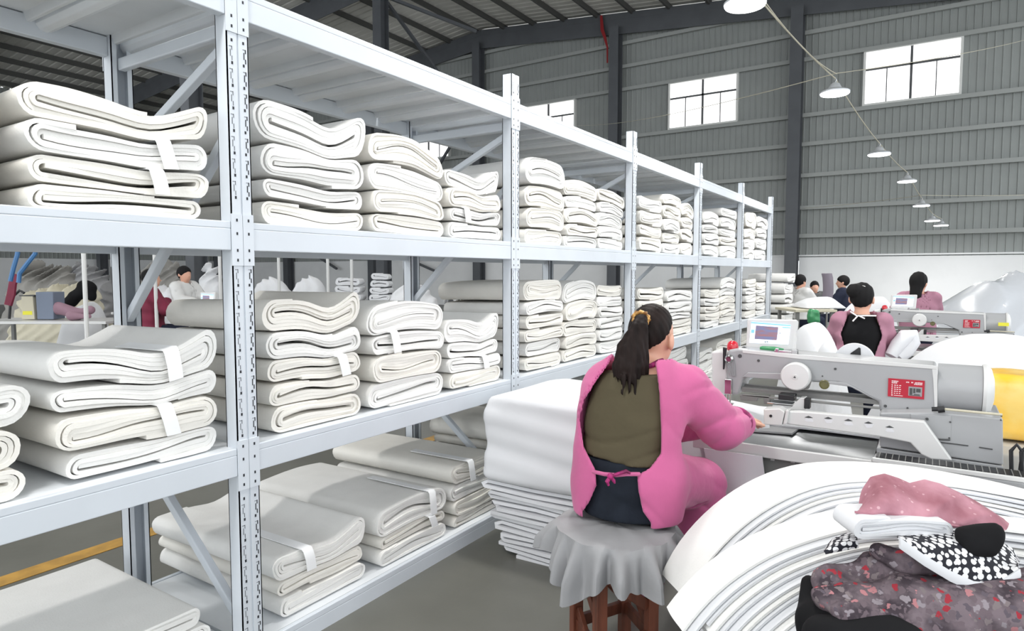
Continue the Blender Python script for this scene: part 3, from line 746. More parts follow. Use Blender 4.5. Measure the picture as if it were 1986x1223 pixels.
# bed: stainless table with trough and folded front lip
YT = 2.915; TZ = .755
xa, xb = onY(1345, 850, YT)[0], onY(1690, 889, YT)[0]
g = MB()
prof = [(YT, TZ), (YT+.03, TZ-.002), (YT+.05, TZ-.02), (YT+.3, TZ-.022), (YT+.33, TZ), (YT+.8, TZ)]
xm = onY(1560, 880, YT)[0]
vs = []; n = len(prof)
for x, flat in ((xa, 1), (xm-.1, 1), (xm-.02, 0), (xb, 0)): vs += [(x, y, TZ if flat else z) for y, z in prof]
g.add(vs, [(i*n+j, (i+1)*n+j, (i+1)*n+j+1, i*n+j+1) for i in range(3) for j in range(n-1)], 0, True)
g.box(xa, xb, YT+.0005, YT+.8, TZ-.05, TZ-.03)
bed = g.build('bed_plate', M['inox'], mc)
g = MB(); g.box(xa, xb+.004, YT-.012, YT, TZ-.05, TZ+.002); g.build('bed_lip', M['machw'], mc, bevel=.004)
g = MB(); g.prism([onZ(u, v, TZ+.004) for u, v in ((1446,836), (1536,843), (1562,824), (1478,822))], (0, 0, .008)); g.build('glass_plate', M['greyp'], mc)
g = MB(); g.box(xa+.18, xb+.02, YT+.03, YT+.6, TZ-.13, TZ-.051); ub = g.build('under_frame', M['machd'], mc)
g = MB()
for u, v in ((1499,888), (1538,892)): p = onY(u, v, YT+.03); g.box(p[0]-.008, p[0]+.008, YT+.022, YT+.03, p[2]-.009, p[2]+.009)
g.build('frame_bolt', M['machw'], ub)
pA, pB = onY(1474, 905, YT+.05), onY(1474, 955, YT+.05)
g = MB(); g.box(pA[0], xb+.05, YT+.05, YT+.62, .30, pA[2]); cbx = g.build('stand_cabinet', M['mach'], mc, bevel=.008)
g = MB(); q = onY(1474, 930, YT+.05)[2]; g.box(pA[0]+.002, xb, YT+.046, YT+.052, q-.003, q+.003); g.build('cabinet_seam', M['dark'], cbx)
# base beam with the drag chain
YS = 2.86
xa2 = onY(1692, 880, YS)[0]; xb2 = 1.05; zt = onY(1693, 893, YS)[2]; zb = zt-.165
g = MB(); g.box(xa2, xb2, YS, YS+.14, zb, zt); g.box(xa2, xb2, YS+.14, YS+.7, zb, zt-.03); bs = g.build('base_beam', M['mach'], mc, bevel=.01)
g = MB(); g.box(xa2, xb2, YS-.004, YS+.012, zt-.004, zt+.012); g.build('chain_rail', M['machw'], mc, bevel=.002)
g = MB(); g.box(xa2+.01, xb2, YS+.02, YS+.10, zt+.001, zt+.012); ch = g.build('drag_chain', M['blackp'], mc)
g = MB(); x = xa2+.02
while x < xb2-.02: g.box(x, x+.003, YS+.018, YS+.102, zt+.001, zt+.0135); x += .022
g.build('chain_link_pattern', M['machd'], ch)
for x in (xa2+.1, xb2-.15):
    for y in (YS+.06, YS+.6):
        g = MB(); g.box(x, x+.06, y, y+.06, .003, zb); g.build('stand_leg', M['machd'], mc)
# control panel
def panel(root, Y, outer, inner, back=.05):
    g = MB(); g.prism(PX(Y, *outer), (0, back, -.01)); o = g.build('control_panel', M['machw'], root, bevel=.008)
    c = np.array(PX(Y-.003, *inner)); g = MB(); g.prism(list(c), (0, .008, 0)); sc = g.build('screen', M['scr'], o)
    def q(a, b): return c[0]*(1-a)*(1-b)+c[1]*a*(1-b)+c[2]*a*b+c[3]*(1-a)*b-np.array((0,.0016,0))
    def patch(nm, a0, b0, a1, b1, m):
        MB().prism([q(a0,b0), q(a1,b0), q(a1,b1), q(a0,b1)], (0, .003, 0)).build(nm, m, o)
    patch('screen_picture', .13, .15, .70, .80, M['scrp']); patch('screen_bar', 0, 0, 1, .06, M['scrb']); patch('screen_button', .02, .36, .1, .52, M['scrb']); patch('screen_tab', .8, .12, 1, .17, M['scrb'])
    g = MB()
    for k, (a, b, w, h) in enumerate(((.40,.88,.012,.08), (.43,.86,.012,.1), (.455,.86,.025,.02), (.47,.88,.012,.08), (.37,.92,.01,.03), (.75,.43,.022,.035))): g.prism([q(a,b), q(a+w,b), q(a+w,b+h), q(a,b+h)], (0, .003, 0))
    g.build('screen_digit_pattern', M['dark'], o)
    return o
pnl = panel(mc, 3.26, ((1449,617), (1546,619), (1540,679), (1446,681)), ((1457.5,624), (1533.6,630), (1528.6,668), (1453,664.5)))
g = MB(); a = onY(1490, 681, 3.28); g.box(a[0]-.09, a[0]+.11, 3.27, 3.33, a[2]-.012, a[2]+.014); g.build('panel_foot', M['machw'], mc)
p = onY(1421, 678, 3.2); g = MB(); g.lathe([(.02, -.005), (.026, 0), (.027, .02), (.022, .035), (.012, .043), (.002, .045)], p, (0,0,1), 24); g.build('red_button', M['redk'], mc)
p = onY(1443, 679, 3.2); g = MB(); g.lathe([(.012, 0), (.016, .004), (.014, .02), (.004, .026)], p-np.array((0,0,.008)), (0,0,1), 16); g.build('button_lamp', M['blackp'], mc)
a, b = onY(1474, 677, 3.2), onY(1520, 681, 3.2); a[2] = b[2] = max(a[2], b[2])+.006
g = MB(); g.tube([a, a+(b-a)*.1, a+(b-a)*.6, b], (.006, .011, .011, .004), 10); tag(g.build('green_marker', M['green'], base=a), 'small green pen lying under the nearest screen on the machine arm', 'marker')
a = onY(1525, 684, 3.17); g = MB(); g.box(a[0]-.05, a[0]+.05, 3.155, 3.18, a[2]-.004, a[2]+.012).box(a[0]-.045, a[0]-.03, 3.15, 3.16, a[2]-.012, a[2]+.02).box(a[0]+.025, a[0]+.05, 3.15, 3.17, a[2]-.008, a[2]+.02); g.build('thread_clamp', M['chrome'], mc, bevel=.002)
# the roll of white trim standing behind the arm
def roll(p, r, wd, label):
    t = thing('white_tape_roll', label, 'roll', p)
    MB().lathe([(.03, 0), (r, 0), (r, wd), (.03, wd)], p+np.array((0,0,0)), (0,1,.0), 40).build('wound_tape', M['sheet'], t)
    g = MB(); g.prism([p+np.array((x*r, -.003, z*r)) for x, z in ((-.36,.12), (.34,.12), (.30,.78), (.22,.82), (-.15,.5))], (0, .004, 0)); g.build('hub_hole', M['blackp'], t)
roll(onY(1656, 702, 3.35), .085, .04, 'white tape roll behind the middle of the nearest machine arm')
# farther machines: copies of the same machine
m2 = dup(mc, (.2, 7.66, 0), 'second long-arm sewing machine with red and yellow labels, before the woman with a bun', skip=('green_marker',))
yl = MB(); a, b = onY(1936, 625, 7.46), onY(1956, 632, 7.46); yl.box(a[0], b[0], 7.43, 7.47, b[2], a[2]); yl.build('yellow_label', M['ylab'], m2)
m3 = dup(mc, (-6.4, 4.4, 0), 'long-arm machine beyond the rack, seen at the far left under the upper shelf', rotz=.2)
m4 = dup(mc, (-7.0, 9.6, 0), 'long-arm machine beyond the rack, behind the worker in a red top', rotz=-.1)
# ================================================================ people
Z3 = np.array((0,0,1.))
def unit(a): a = np.asarray(a, float); return a/np.linalg.norm(a)
def hand_sdf(P, wr, d, nrm, side, s=1.):
    """palm, four unequal curled fingers and a thumb from the side of the palm near its base."""
    d = unit(d); nrm = unit(nrm-d*np.dot(nrm, d)); x = np.cross(d, nrm)*side
    pc = wr+d*.045*s
    r = ell(P, pc, (.046*s, .038*s, .016*s), (d, x, nrm))
    for i, (o, l) in enumerate(((-.027,.066), (-.009,.076), (.009,.072), (.026,.056))):
        k0 = wr+d*.08*s+x*o*s; k1 = k0+unit(d-.35*nrm)*l*.5*s; k2 = k1+unit(d-1.1*nrm)*l*.5*s
        r = smin(r, np.minimum(caps(P, k0-d*.012*s, k1, .0095*s, .0085*s), caps(P, k1, k2, .0085*s, .007*s)), .004*s)
    t0 = wr+d*.02*s-x*.026*s; t1 = t0+unit(d*.6-x*.8-nrm*.2)*.036*s; t2 = t1+unit(d*.9-x*.3-nrm*.3)*.03*s
    return smin(r, np.minimum(caps(P, t0, t1, .013*s, .010*s), caps(P, t1, t2, .010*s, .008*s)), .006*s)
def head_sdf(P, c, f, s=1.):
    f = unit(f); x = np.cross(f, Z3)
    h = ell(P, c+Z3*.02*s-f*.008*s, (.098*s, .078*s, .100*s), (f, x, Z3))
    h = smin(h, ell(P, c-Z3*.045*s+f*.022*s, (.070*s, .062*s, .075*s), (f, x, Z3)), .03*s)
    h = smin(h, caps(P, c+f*.086*s+Z3*.008*s, c+f*.108*s-Z3*.022*s, .008*s, .013*s), .012*s)          # nose
    for q in (-1, 1):
        h = smin(h, ell(P, c+x*q*.083*s-Z3*.014*s-f*.012*s, (.024*s, .012*s, .037*s), (unit(f-x*q*.35), unit(x*q+f*.35), Z3)), .006*s)   # ears
        h = np.maximum(h, -ell(P, c+f*.100*s+x*q*.031*s+Z3*.012*s, (.016*s, .017*s, .009*s), (f, x, Z3)))
        h = np.minimum(h, ell(P, c+f*.078*s+x*q*.031*s+Z3*.010*s, (.012*s, .014*s, .011*s), (f, x, Z3)))                                 # eyes
    h = smin(h, ell(P, c+f*.086*s-Z3*.052*s, (.010*s, .024*s, .008*s), (f, x, Z3)), .006*s)              # mouth
    return h
# ---------------------------------------------------------------- the woman in pink
hc = atD(1266, 652, 2.58)
def yawdir(a): a = math.radians(a); return math.cos(a)*D3+math.sin(a)*R3
hf = yawdir(38); tf = yawdir(20); tr = math.cos(math.radians(20))*R3-math.sin(math.radians(20))*D3
Dt = 2.5
SP = [(atD(1216, 972, Dt), .178), (atD(1215, 925, Dt), .176), (atD(1214, 880, Dt), .160), (atD(1222, 820, Dt), .164), (atD(1233, 775, Dt), .158), (atD(1243, 742, Dt), .118)]
def sc_torso(P, k=1.42):
    q = P-hc; return np.stack([q@tr, (q@tf)*k, q[..., 2]], -1)
def T(P, grow=0.):
    Q = sc_torso(P); f = lambda p: np.array((np.dot(p-hc, tr), np.dot(p-hc, tf)*1.42, (p-hc)[2]))
    r = None
    for (a, ra), (b, rb) in zip(SP[:-1], SP[1:]):
        d = caps(Q, f(a), f(b), ra+grow, rb+grow); r = d if r is None else smin(r, d, .03)
    return r*.8
nk = atD(1250, 722, 2.53)
shL, shR = nk-tr*.150-Z3*.055, nk+tr*.155-Z3*.055
elR, hdR = atD(1398, 828, 2.58), atD(1444, 816, 2.74)
elL = shL+tf*.17-Z3*.22-tr*.02; hdL = atD(1372, 822, 2.86)
hipL, hipR = SP[1][0]-tr*.09+tf*.03-Z3*.02, SP[1][0]+tr*.10+tf*.03-Z3*.02
kn_f = yawdir(38)
knR = hipR+yawdir(42)*.38-Z3*.11; knL = hipL+yawdir(34)*.40-Z3*.07
ftR = knR+yawdir(40)*.02; ftR[2] = .09; ftL = knL+yawdir(10)*.03; ftL[2] = .09
wm = thing('person', 'woman in a pink back-tied smock with ponytail, seated, sewing at the nearest machine', 'person', (SP[0][0][0], SP[0][0][1], 0))
blo, bhi = np.array((-1.5, 1.95, 0)), np.array((-.3, 3.2, 1.42))
def body(P):
    r = head_sdf(P, hc, hf)
    r = smin(r, caps(P, hc-Z3*.07-hf*.02, nk-Z3*.02, .050, .058), .02)
    r = smin(r, T(P, -.024), .03)
    for sh, el, hd, sd in ((shL, elL, hdL, 1), (shR, elR, hdR, -1)):
        d = unit(hd-el); wr = hd-d*.02
        r = smin(r, np.minimum(caps(P, sh, el, .050, .040), caps(P, el, wr, .038, .026)), .02)
        r = smin(r, hand_sdf(P, wr, d, Z3, sd), .012)
    for hp, kn, ft in ((hipL, knL, ftL), (hipR, knR, ftR)):
        r = smin(r, np.minimum(caps(P, hp, kn, .080, .055), caps(P, kn, ft, .052, .036)), .02)
        r = smin(r, caps(P, ft-Z3*.02, ft+yawdir(35)*.13-Z3*.045, .036, .026), .02)
    return r
SEAT = lambda P: np.where(np.hypot(P[..., 0]+.983, P[..., 1]-2.234) < .30, .576-P[..., 2], -1.)
sdf_obj('body', lambda P: np.maximum(body(P), SEAT(P)+.010), (-1.32, 2.02, max(0, min(ftL[2], ftR[2])-.1)), (-.34, 3.05, 1.40), .0078, M['skin'], wm)
for ft in (ftL, ftR):
    sdf_obj('shoe', lambda P, ft=ft: np.maximum(smin(caps(P, ft-Z3*.035-yawdir(35)*.02, ft+yawdir(35)*.15-Z3*.05, .048, .042), caps(P, ft-Z3*.03, ft+Z3*.02, .05, .05), .02), .004-P[..., 2]), np.minimum(ft, ft+yawdir(35)*.15)-np.array((.1,.1,.12)), np.maximum(ft, ft+yawdir(35)*.15)+np.array((.1,.1,.09)), .008, M['mag'], wm)
zw = SP[2][0][2]-.005
def wr_(P, a=.0035, fx=60): return a*np.sin(P[..., 2]*fx+9*np.sin(P@tr*7))
def shirt(P):
    d = T(P, .0)-.004+.006*np.exp(-(np.sin(P[..., 2]*38+1.6*np.sin((P@tr)*9))/.35)**2)*np.clip((zw+.17-P[..., 2])/.08, .05, 1)
    d = smin(d, caps(P, nk-Z3*.05, nk-Z3*.005, .085, .062), .03)
    return np.maximum(np.maximum(d, zw-.012*np.sin((P@tr)*14)-P[..., 2]), P[..., 2]-(nk[2]-.012+.02))
sdf_obj('olive_shirt', shirt, (-1.3, 2.05, zw-.06), (-.6, 2.75, 1.2), .009, M['olive'], wm)
def jeans(P):
    d = T(P, -.006)
    for hp, kn, ft in ((hipL, knL, ftL), (hipR, knR, ftR)):
        d = smin(d, np.minimum(caps(P, hp, kn, .092, .066), caps(P, kn, ft+Z3*.06, .062, .05)), .03)
    d = np.where(P[..., 2] < .578, np.maximum(d, -(.0)), d)
    return np.maximum(np.maximum(d, P[..., 2]-(zw+.004)), SEAT(P)+.002)
sdf_obj('dark_jeans', jeans, (-1.35, 2.0, .06), (-.45, 3.1, zw+.03), .0095, M['jean'], wm)
# smock: outer shell cut open down the back
LE = [(atD(u, v, 2.36)) for u, v in ((1205,690),(1188,715),(1166,745),(1140,790),(1132,830),(1138,880),(1158,918),(1160,950),(1146,990),(1136,1010))]
RE = [(atD(u, v, 2.36)) for u, v in ((1276,690),(1278,730),(1281,790),(1283,830),(1283,880),(1262,905),(1234,920),(1237,950),(1246,990),(1262,1012))]
def edge(E, z):
    zs = np.array([p[2] for p in E])[::-1]; ls = np.array([p@R3 for p in E])[::-1]; return np.interp(z, zs, ls)
pel = SP[1][0]
def smock_base(P, g):
    d = T(P, g+.004)
    for sh, el, hd, r0, r1, r2 in ((shL, elL, hdL, .078, .072, .050), (shR, elR, hdR, .080, .078, .056)):
        e = hd-unit(hd-el)*.055
        a = np.minimum(caps(P, sh, el, r0+g-.018, r1+g-.018), caps(P, el, e, r1+g-.018, r2+g-.018))
        d = smin(d, a, .035)
    d = smin(d, caps(P, hipR+Z3*.02, knR+Z3*.01, .108+g-.018, .090+g-.018), .05)
    d = smin(d, caps(P, hipL, knL, .098+g-.018, .088+g-.018), .05)
    d = smin(d, caps(P, knR+Z3*.0, ftR+Z3*.12-yawdir(40)*.03, .088+g-.018, .055+g-.018), .05)
    return d
def smock(P):
    lat = P@R3; dep = P@D3; z = P[..., 2]
    rg = lambda w: 1-2*np.abs(np.sin(w))
    sl = np.clip((lat-.60)/.10, 0, 1)
    cre = lambda w, wd=.3: -np.exp(-(np.sin(w)/wd)**2)
    msk = lambda w: np.clip(.5+np.sin(w), 0, 1)
    fold = .003*np.sin(lat*13+z*9+1.5*np.sin(dep*7))+.002*np.sin(z*31+lat*17)
    fold = fold-sl*(.009*cre(lat*9-z*15+1.1*np.sin(dep*9+z*6))*msk(lat*9+z*13+1)+.004*cre(lat*19+z*8+1.7*np.sin(z*11))*msk(z*21-lat*5))
    fold = fold-(1-sl)*.0065*cre(z*17+lat*5+1.3*np.sin(lat*11), .25)*msk(z*9+lat*19)*np.clip((1.0-z)/.15, 0, 1)
    o = smock_base(P, .032)+fold
    i = smock_base(P, .008)+fold
    d = np.maximum(o, -i)
    zmid = nk[2]-.03
    op = np.maximum(np.maximum(edge(LE, z)-lat, lat-edge(RE, z)), dep-(Dt+.03))
    d = np.maximum(d, -op)
    neck = caps(P, nk-Z3*.035+tf*.02, nk+Z3*.10, .094, .13)
    d = np.maximum(d, -neck)
    seat = np.maximum(.575-z, 0)
    under = np.maximum(z-.572, dep-(Dt+.10))            # nothing of the smock passes below the cushion behind the knees
    return np.maximum(np.maximum(d, -under), SEAT(P)-.001)
sm_o = sdf_obj('pink_smock', smock, (-1.38, 1.98, .18), (-.36, 3.12, 1.2), .0078, M['pink'], wm)
# cuffs, collar, waist tie
d = unit(hdR-elR); MB().tube([hdR-d*.115, hdR-d*.10, hdR-d*.06, hdR-d*.025], (.060,.073,.064,.044), 22).build('sleeve_cuff', M['mag'], sm_o)
g = MB(); back = lambda u, v, D=2.335: atD(u, v, D)
g.tube([atD(1150, 914, 2.40), atD(1172, 919, 2.345), atD(1195, 921, 2.315), atD(1215, 919, 2.315), atD(1240, 919, 2.345)], .0075, 8); g.build('waist_tie', M['pink'], sm_o)
g = MB(); k = atD(1184, 923, 2.305); g.lathe([(.003, -.012), (.011, -.006), (.012, .006), (.003, .012)], k, R3, 10); g.tube([k, k-Z3*.02-R3*.012, k-Z3*.034-R3*.006], (.006,.008,.004), 6).tube([k, k-Z3*.016+R3*.012, k-Z3*.026+R3*.016], (.006,.007,.003), 6).tube([k, atD(1215, 913, 2.3), atD(1222, 917, 2.305)], (.005,.007,.005), 6); g.build('tie_bow', M['mag'], sm_o)
MB().tube([atD(u, v, q) for u, v, q in ((1285,697,2.50), (1277,702,2.46), (1262,709,2.44), (1242,712,2.435), (1224,712,2.435))], (.006,.011,.009,.010,.006), 10).build('neck_band', M['mag'], sm_o)
MB().tube([atD(u, v, q) for u, v, q in ((1211,697,2.47), (1204,704,2.46), (1198,716,2.46), (1193,728,2.47))], (.005,.010,.010,.004), 10).build('neck_band', M['mag'], sm_o)
# hair with ponytail
hx = np.cross(hf, Z3)
tieP = atD(1243, 617, 2.455)
def hair(P):
    q = P-hc; a = q@hf; zz = q[..., 2]
    d = ell(P, hc+Z3*.022-hf*.012, (.106, .088, .109), (hf, hx, Z3))
    cut = (.018+1.05*(a+.035))-zz
    d = np.maximum(d, cut*.7)
    d = np.maximum(d, -caps(P, hc-hx*.0+hf*.10-Z3*.05, hc+hf*.11+Z3*.03, .062, .05))
    rs = random.Random(3)
    for k in range(16):
        w = -1+2*k/15.; dz = .030*(rs.random()-.5)
        p1 = atD(1240+w*9, 634, 2.425-.01*abs(w)+dz*.2); p2 = atD(1230+w*23-3, 672, 2.40+.03*w*w+dz*.4); p3 = atD(1227+w*29-4, 712, 2.395+.035*w*w+dz*.4); p4 = atD(1226+w*(26 if w > 0 else 34), 742+16*rs.random()-14*abs(w), 2.398+.03*w*w)
        r = .015
        d = smin(d, np.minimum(np.minimum(caps(P, tieP+R3*w*.012, p1, .012, r), caps(P, p1, p2, r, r)), np.minimum(caps(P, p2, p3, r, .013), caps(P, p3, p4, .013, .003))), .005)
    for u0, u1, vv in ((1210,1206,770), (1231,1232,774), (1221,1219,766)): d = np.minimum(d, caps(P, atD(u0, 728, 2.395), atD(u1, vv, 2.388), .010, .003))
    return d+.0022*np.sin((P@R3)*330)*np.clip((hc[2]-.01-P[..., 2])*20, 0, 1)+.0012*np.sin(a*260+zz*90)
sdf_obj('ponytail_hair', hair, (-1.22, 2.2, .92), (-.78, 2.72, 1.41), .0058, M['hair'], wm)
ring = [tieP+.028*(math.cos(a)*R3+math.sin(a)*unit(D3*.6+Z3*.8)) for a in np.linspace(0, 2*math.pi, 25)]
MB().tube(ring, [.008+.003*math.sin(i*2.5) for i in range(25)], 8).build('hair_scrunchie', M['gold'], wm)
a = hc+hx*.0
# ---------------------------------------------------------------- the stool and the grey cloth on it
Nn = .303*R3+2.22*D3; Ll = .233*R3+2.47*D3; Rr = .542*R3+2.36*D3; Ff = Ll+Rr-Nn
SC = (Nn+Ff)/2; Nn, Ll, Rr, Ff = [SC+(p-SC)*.88 for p in (Nn, Ll, Rr, Ff)]; CC = SC+R3*.004
stl = thing('wooden_stool', 'reddish-brown wooden stool with diagonal braces under the seated woman', 'stool', (SC[0], SC[1], 0))
ex, ey = unit(Rr-Nn), unit(Ll-Nn)
for p in (Nn, Ll, Rr, Ff):
    g = MB(); c = p+Z3*.0
    pts = [c+ex*a*.024+ey*b*.022 for a, b in ((-1,-1),(1,-1),(1,1),(-1,1))]; g.prism(pts, (0,0,.485)); g.build('stool_leg', M['wood'], stl, bevel=.003)
for a, b in ((Nn, Rr), (Nn, Ll), (Ll, Ff), (Rr, Ff)):
    for z in (.46, .14): g = MB(); dd = unit(b-a); g.bar(a+dd*.02+Z3*z, b-dd*.02+Z3*z, .02, .045); g.build('stool_rail', M['wood'], stl, bevel=.002)
for a, b, z0, z1 in ((Ll, Nn, .40, .26), (Rr, Nn, .26, .42), (Ll, Nn, .20, .06), (Ff, Rr, .30, .16), (Ll, Ff, .4, .2)):
    dd = unit(b-a); g = MB(); g.bar(a+dd*.024+Z3*z0, b-dd*.024+Z3*z1, .018, .04); g.build('diagonal_brace', M['wood'], stl, bevel=.002)
g = MB(); pts = [SC+ex*a*.135+ey*b*.125+Z3*.486 for a, b in ((-1,-1),(1,-1),(1,1),(-1,1))]; g.prism(pts, (0,0,.03)); g.build('stool_seat', M['wood'], stl, bevel=.008)
# the drape: flat over the pad, then hanging in loose folds
rows = []; NN = 260
rx, ry = .222, .232
for i, tt in enumerate([.02, .3, .6, .8, .92, 1.0, 1.06, 1.12, 1.2, 1.3, 1.4, 1.52, 1.64]):
    row = []
    for j in range(NN):
        a = 2*math.pi*j/NN; hang = max(0, tt-1.0)
        # hem hangs lower towards the camera and at both sides
        drop = .10+.03*math.sin(2*a+.6)+.035*math.sin(5*a+1.)+.05*max(0, -math.sin(a))
        fl = hang/.64
        amp = .40*min(1, fl*1.7)
        wv = math.sin(15*a+1.2*math.sin(3*a))+.5*math.sin(26*a+1.3)+.25*math.sin(7*a)
        r = (min(tt, 1.0)+.17*fl**.6+amp*.42*wv)*(1+.04*math.sin(3*a))
        z = .552-.016*max(0, min(tt, 1.0)-.55)**1.3-drop*fl-(.01*fl if fl else 0)+.004*math.sin(9*a)*min(tt, 1)
        z += .006*math.exp(-((tt-.55)/.3)**2)
        r = max(r, min(tt, 1.)+.03*fl); p = CC+R3*math.cos(a)*rx*r+D3*math.sin(a)*ry*r*(.80 if math.sin(a) > 0 else 1.)+Z3*z; row.append(p)
    rows.append(row)
cl = sheet_grid('cushion_cloth', [r[::-1] for r in rows], .006, M['greyc'], base=(SC[0], SC[1], .5), closed=True)
tag(cl, 'grey gathered cloth draped over the wooden stool seat beneath the woman', 'cloth')
# loose flap of cushion cover on the near side with its pale hem
fl = [onZ(u, v, .584) for u, v in ((1128,982), (1150,1018), (1166,1062), (1178,1090), (1198,1072), (1226,1050), (1258,1044), (1290,1060))]
for q in (2, 3, 4): fl[q][2] -= .012
# ---------------------------------------------------------------- other workers
def worker(label, u, v, D, yaw, coat, shirt_m, hairm, h=.014, open_back=True, bun=False, hyaw=None, lean=0., reach=.4, scarf=None, group=None, sc=1., tie=False, hcap=None, base_z=0.):
    c = atD(u, v, D); f = yawdir(yaw); x = math.cos(math.radians(yaw))*R3-math.sin(math.radians(yaw))*D3; hfw = yawdir(yaw if hyaw is None else hyaw)
    t = thing('person', label, 'person', (c[0], c[1], base_z))
    n = c-Z3*.135*sc-f*.01; ch = n-Z3*.16*sc-f*lean*.3; wa = n-Z3*.34*sc-f*lean*.7; pe = n-Z3*.50*sc-f*lean
    sl, sr = n-x*.155*sc-Z3*.045, n+x*.155*sc-Z3*.045
    el, er = sl+f*.14-Z3*.2*sc-x*.06, sr+f*.14-Z3*.2*sc+x*.06
    hl, hr = el+f*reach*.6+x*.07-Z3*.02, er+f*reach*.6-x*.05-Z3*.02
    kl, kr = pe-x*.11+f*.38-Z3*.04, pe+x*.11+f*.38-Z3*.04
    fl, fr = kl-Z3*max(.1, kl[2]-base_z-.06), kr-Z3*max(.1, kr[2]-base_z-.06)
    ft = lambda p: np.array((np.dot(p-c, x), np.dot(p-c, f)*1.4, (p-c)[2]))
    def tor(P, g):
        q = P-c; Q = np.stack([q@x, (q@f)*1.4, q[..., 2]], -1); r = None
        pts = [(pe, .165), (wa, .148), (ch, .155), (n-Z3*.06, .105)]
        for (a, ra), (b, rb) in zip(pts[:-1], pts[1:]):
            d = caps(Q, ft(a), ft(b), ra*sc+g, rb*sc+g); r = d if r is None else smin(r, d, .03)
        return r*.8
    def bd(P):
        r = head_sdf(P, c, hfw, sc); r = smin(r, caps(P, c-Z3*.07, n, .048, .055), .02); r = smin(r, tor(P, -.02), .03)
        for s, e, hd, sd in ((sl, el, hl, 1), (sr, er, hr, -1)):
            d = unit(hd-e); r = smin(r, np.minimum(caps(P, s, e, .046, .038), caps(P, e, hd, .036, .026)), .02); r = smin(r, hand_sdf(P, hd, d, Z3, sd), .012)
        for k, fo in ((kl, fl), (kr, fr)):
            p0 = pe+(k-pe)*.2; r = smin(r, np.minimum(caps(P, p0, k, .075, .055), caps(P, k, fo, .05, .036)), .02); r = smin(r, caps(P, fo, fo+f*.14-Z3*.02, .034, .026), .02)
        return r
    allp = np.array([c+Z3*.16, c-Z3*.1, sl, sr, el, er, hl, hr, kl, kr, fl, fr]); lo, hi = allp.min(0)-.2, allp.max(0)+.2
    lo[2] = max(lo[2], base_z); sdf_obj('body', bd, lo, hi, h, M['skin'], t)
    top = n[2]-.005
    sdf_obj('shirt', lambda P: np.maximum(smin(tor(P, .0), caps(P, n-Z3*.05, n, .075, .058), .03), np.maximum(P[..., 2]-n[2]-.005, wa[2]-.12-P[..., 2])), lo, hi, h, shirt_m, t)
    sdf_obj('trousers', lambda P: np.maximum(smin(tor(P, .002), np.minimum(np.minimum(caps(P, pe-x*.08, kl, .09, .068), caps(P, pe+x*.08, kr, .09, .068)), np.minimum(caps(P, kl, fl+Z3*.05, .066, .05), caps(P, kr, fr+Z3*.05, .066, .05))), .03), P[..., 2]-(wa[2]-.1)), lo, hi, h*1.15, M['navy'], t)
    def ct(P, g):
        d = tor(P, g)
        for s, e, hd in ((sl, el, hl), (sr, er, hr)): d = smin(d, np.minimum(caps(P, s, e, .046+g, .044+g), caps(P, e, e+(hd-e)*.85, .044+g, .034+g)), .03)
        return d
    th = max(.016, h*1.5)
    def coatf(P):
        fo = .003*np.sin(P[..., 2]*50+(P@x)*12)
        d = np.maximum(ct(P, .010+th)+fo, -ct(P, .006)); d = np.maximum(d, -caps(P, n-Z3*.02, n+Z3*.12, .085, .09))
        if open_back:
            z = P[..., 2]; q = (P-c)@x; w = np.interp(z, [pe[2]+.10, wa[2]+.02, ch[2], n[2]-.02], [.0, .10, .155, .11])
            d = np.maximum(d, -np.maximum(np.abs(q)-w, (P-c)@f-.0))
        return np.maximum(d, pe[2]-.02-P[..., 2])
    cb = sdf_obj('smock', coatf, lo, hi, h, coat, t)
    def hr_(P):
        q = P-c; a = q@hfw; d = ell(P, c+Z3*.024*sc-hfw*.014*sc, (.108*sc, .09*sc, .108*sc), (hfw, np.cross(hfw, Z3), Z3))
        d = np.maximum(d, (-.07*sc+.8*(a+.05))-q[..., 2])
        if bun: d = smin(d, ell(P, c+Z3*.065-f*.085-x*.065, (.058, .062, .062), (f, x, Z3)), .008)
        if scarf: d = smin(d, caps(P, c-hfw*.05, c-hfw*.09-Z3*.14, .07, .06), .03)
        return d+.002*np.sin(q@x*150)
    hm = sdf_obj('hair', hr_, c-.25*np.ones(3), c+.25*np.ones(3), h*.75, hairm, t)
    if bun: MB().tube([c+Z3*.055-f*.085-x*.01+.052*(math.cos(a)*x+math.sin(a)*Z3) for a in np.linspace(-.6, 2.2, 9)], .006, 6).build('hair_band', M['white'], hm)
    if tie:
        MB().tube([n+x*.10*sc-f*.10+Z3*.0, n+x*.03-f*.115+Z3*.0, n-x*.04-f*.115-Z3*.004, n-x*.09-f*.09+Z3*.03], .0065, 6).tube([n-x*.03-f*.118, n-x*.07-f*.125-Z3*.05], .006, 6).tube([n-x*.03-f*.118, n+x*.02-f*.125-Z3*.025], .006, 6).build('neck_tie', M['white'], cb)
        MB().tube([wa-x*.13-f*.09, wa-f*.135, wa+x*.13-f*.09, wa+x*.19+f*.02+Z3*.05], .005, 6).build('waist_tie', M['white'], cb)
    return t
worker('woman with black bun and dusty pink smock open over black, at the second machine', 1672, 578, 5.6, 26, M['dpink'], M['black'], M['hairb'], h=.0125, bun=True, hyaw=40, tie=True, reach=.35, sc=1.05)
worker('worker with loose black hair in a dusty pink smock, bent behind the far screen', 1782, 548, 7.6, 20, M['dpink'], M['dpink'], M['hairb'], h=.017, open_back=False, scarf=True, hyaw=50, reach=.3)
worker('far worker with black hair in white, at the left end of the distant table', 1553, 546, 11.3, 70, M['machw'], M['white'], M['hairb'], reach=.12, h=.022, open_back=False)
worker('far worker in a dark cap and grey top, behind the distant table', 1580, 556, 13.8, 190, M['dark'], M['dark'], M['hairb'], h=.024, open_back=False)
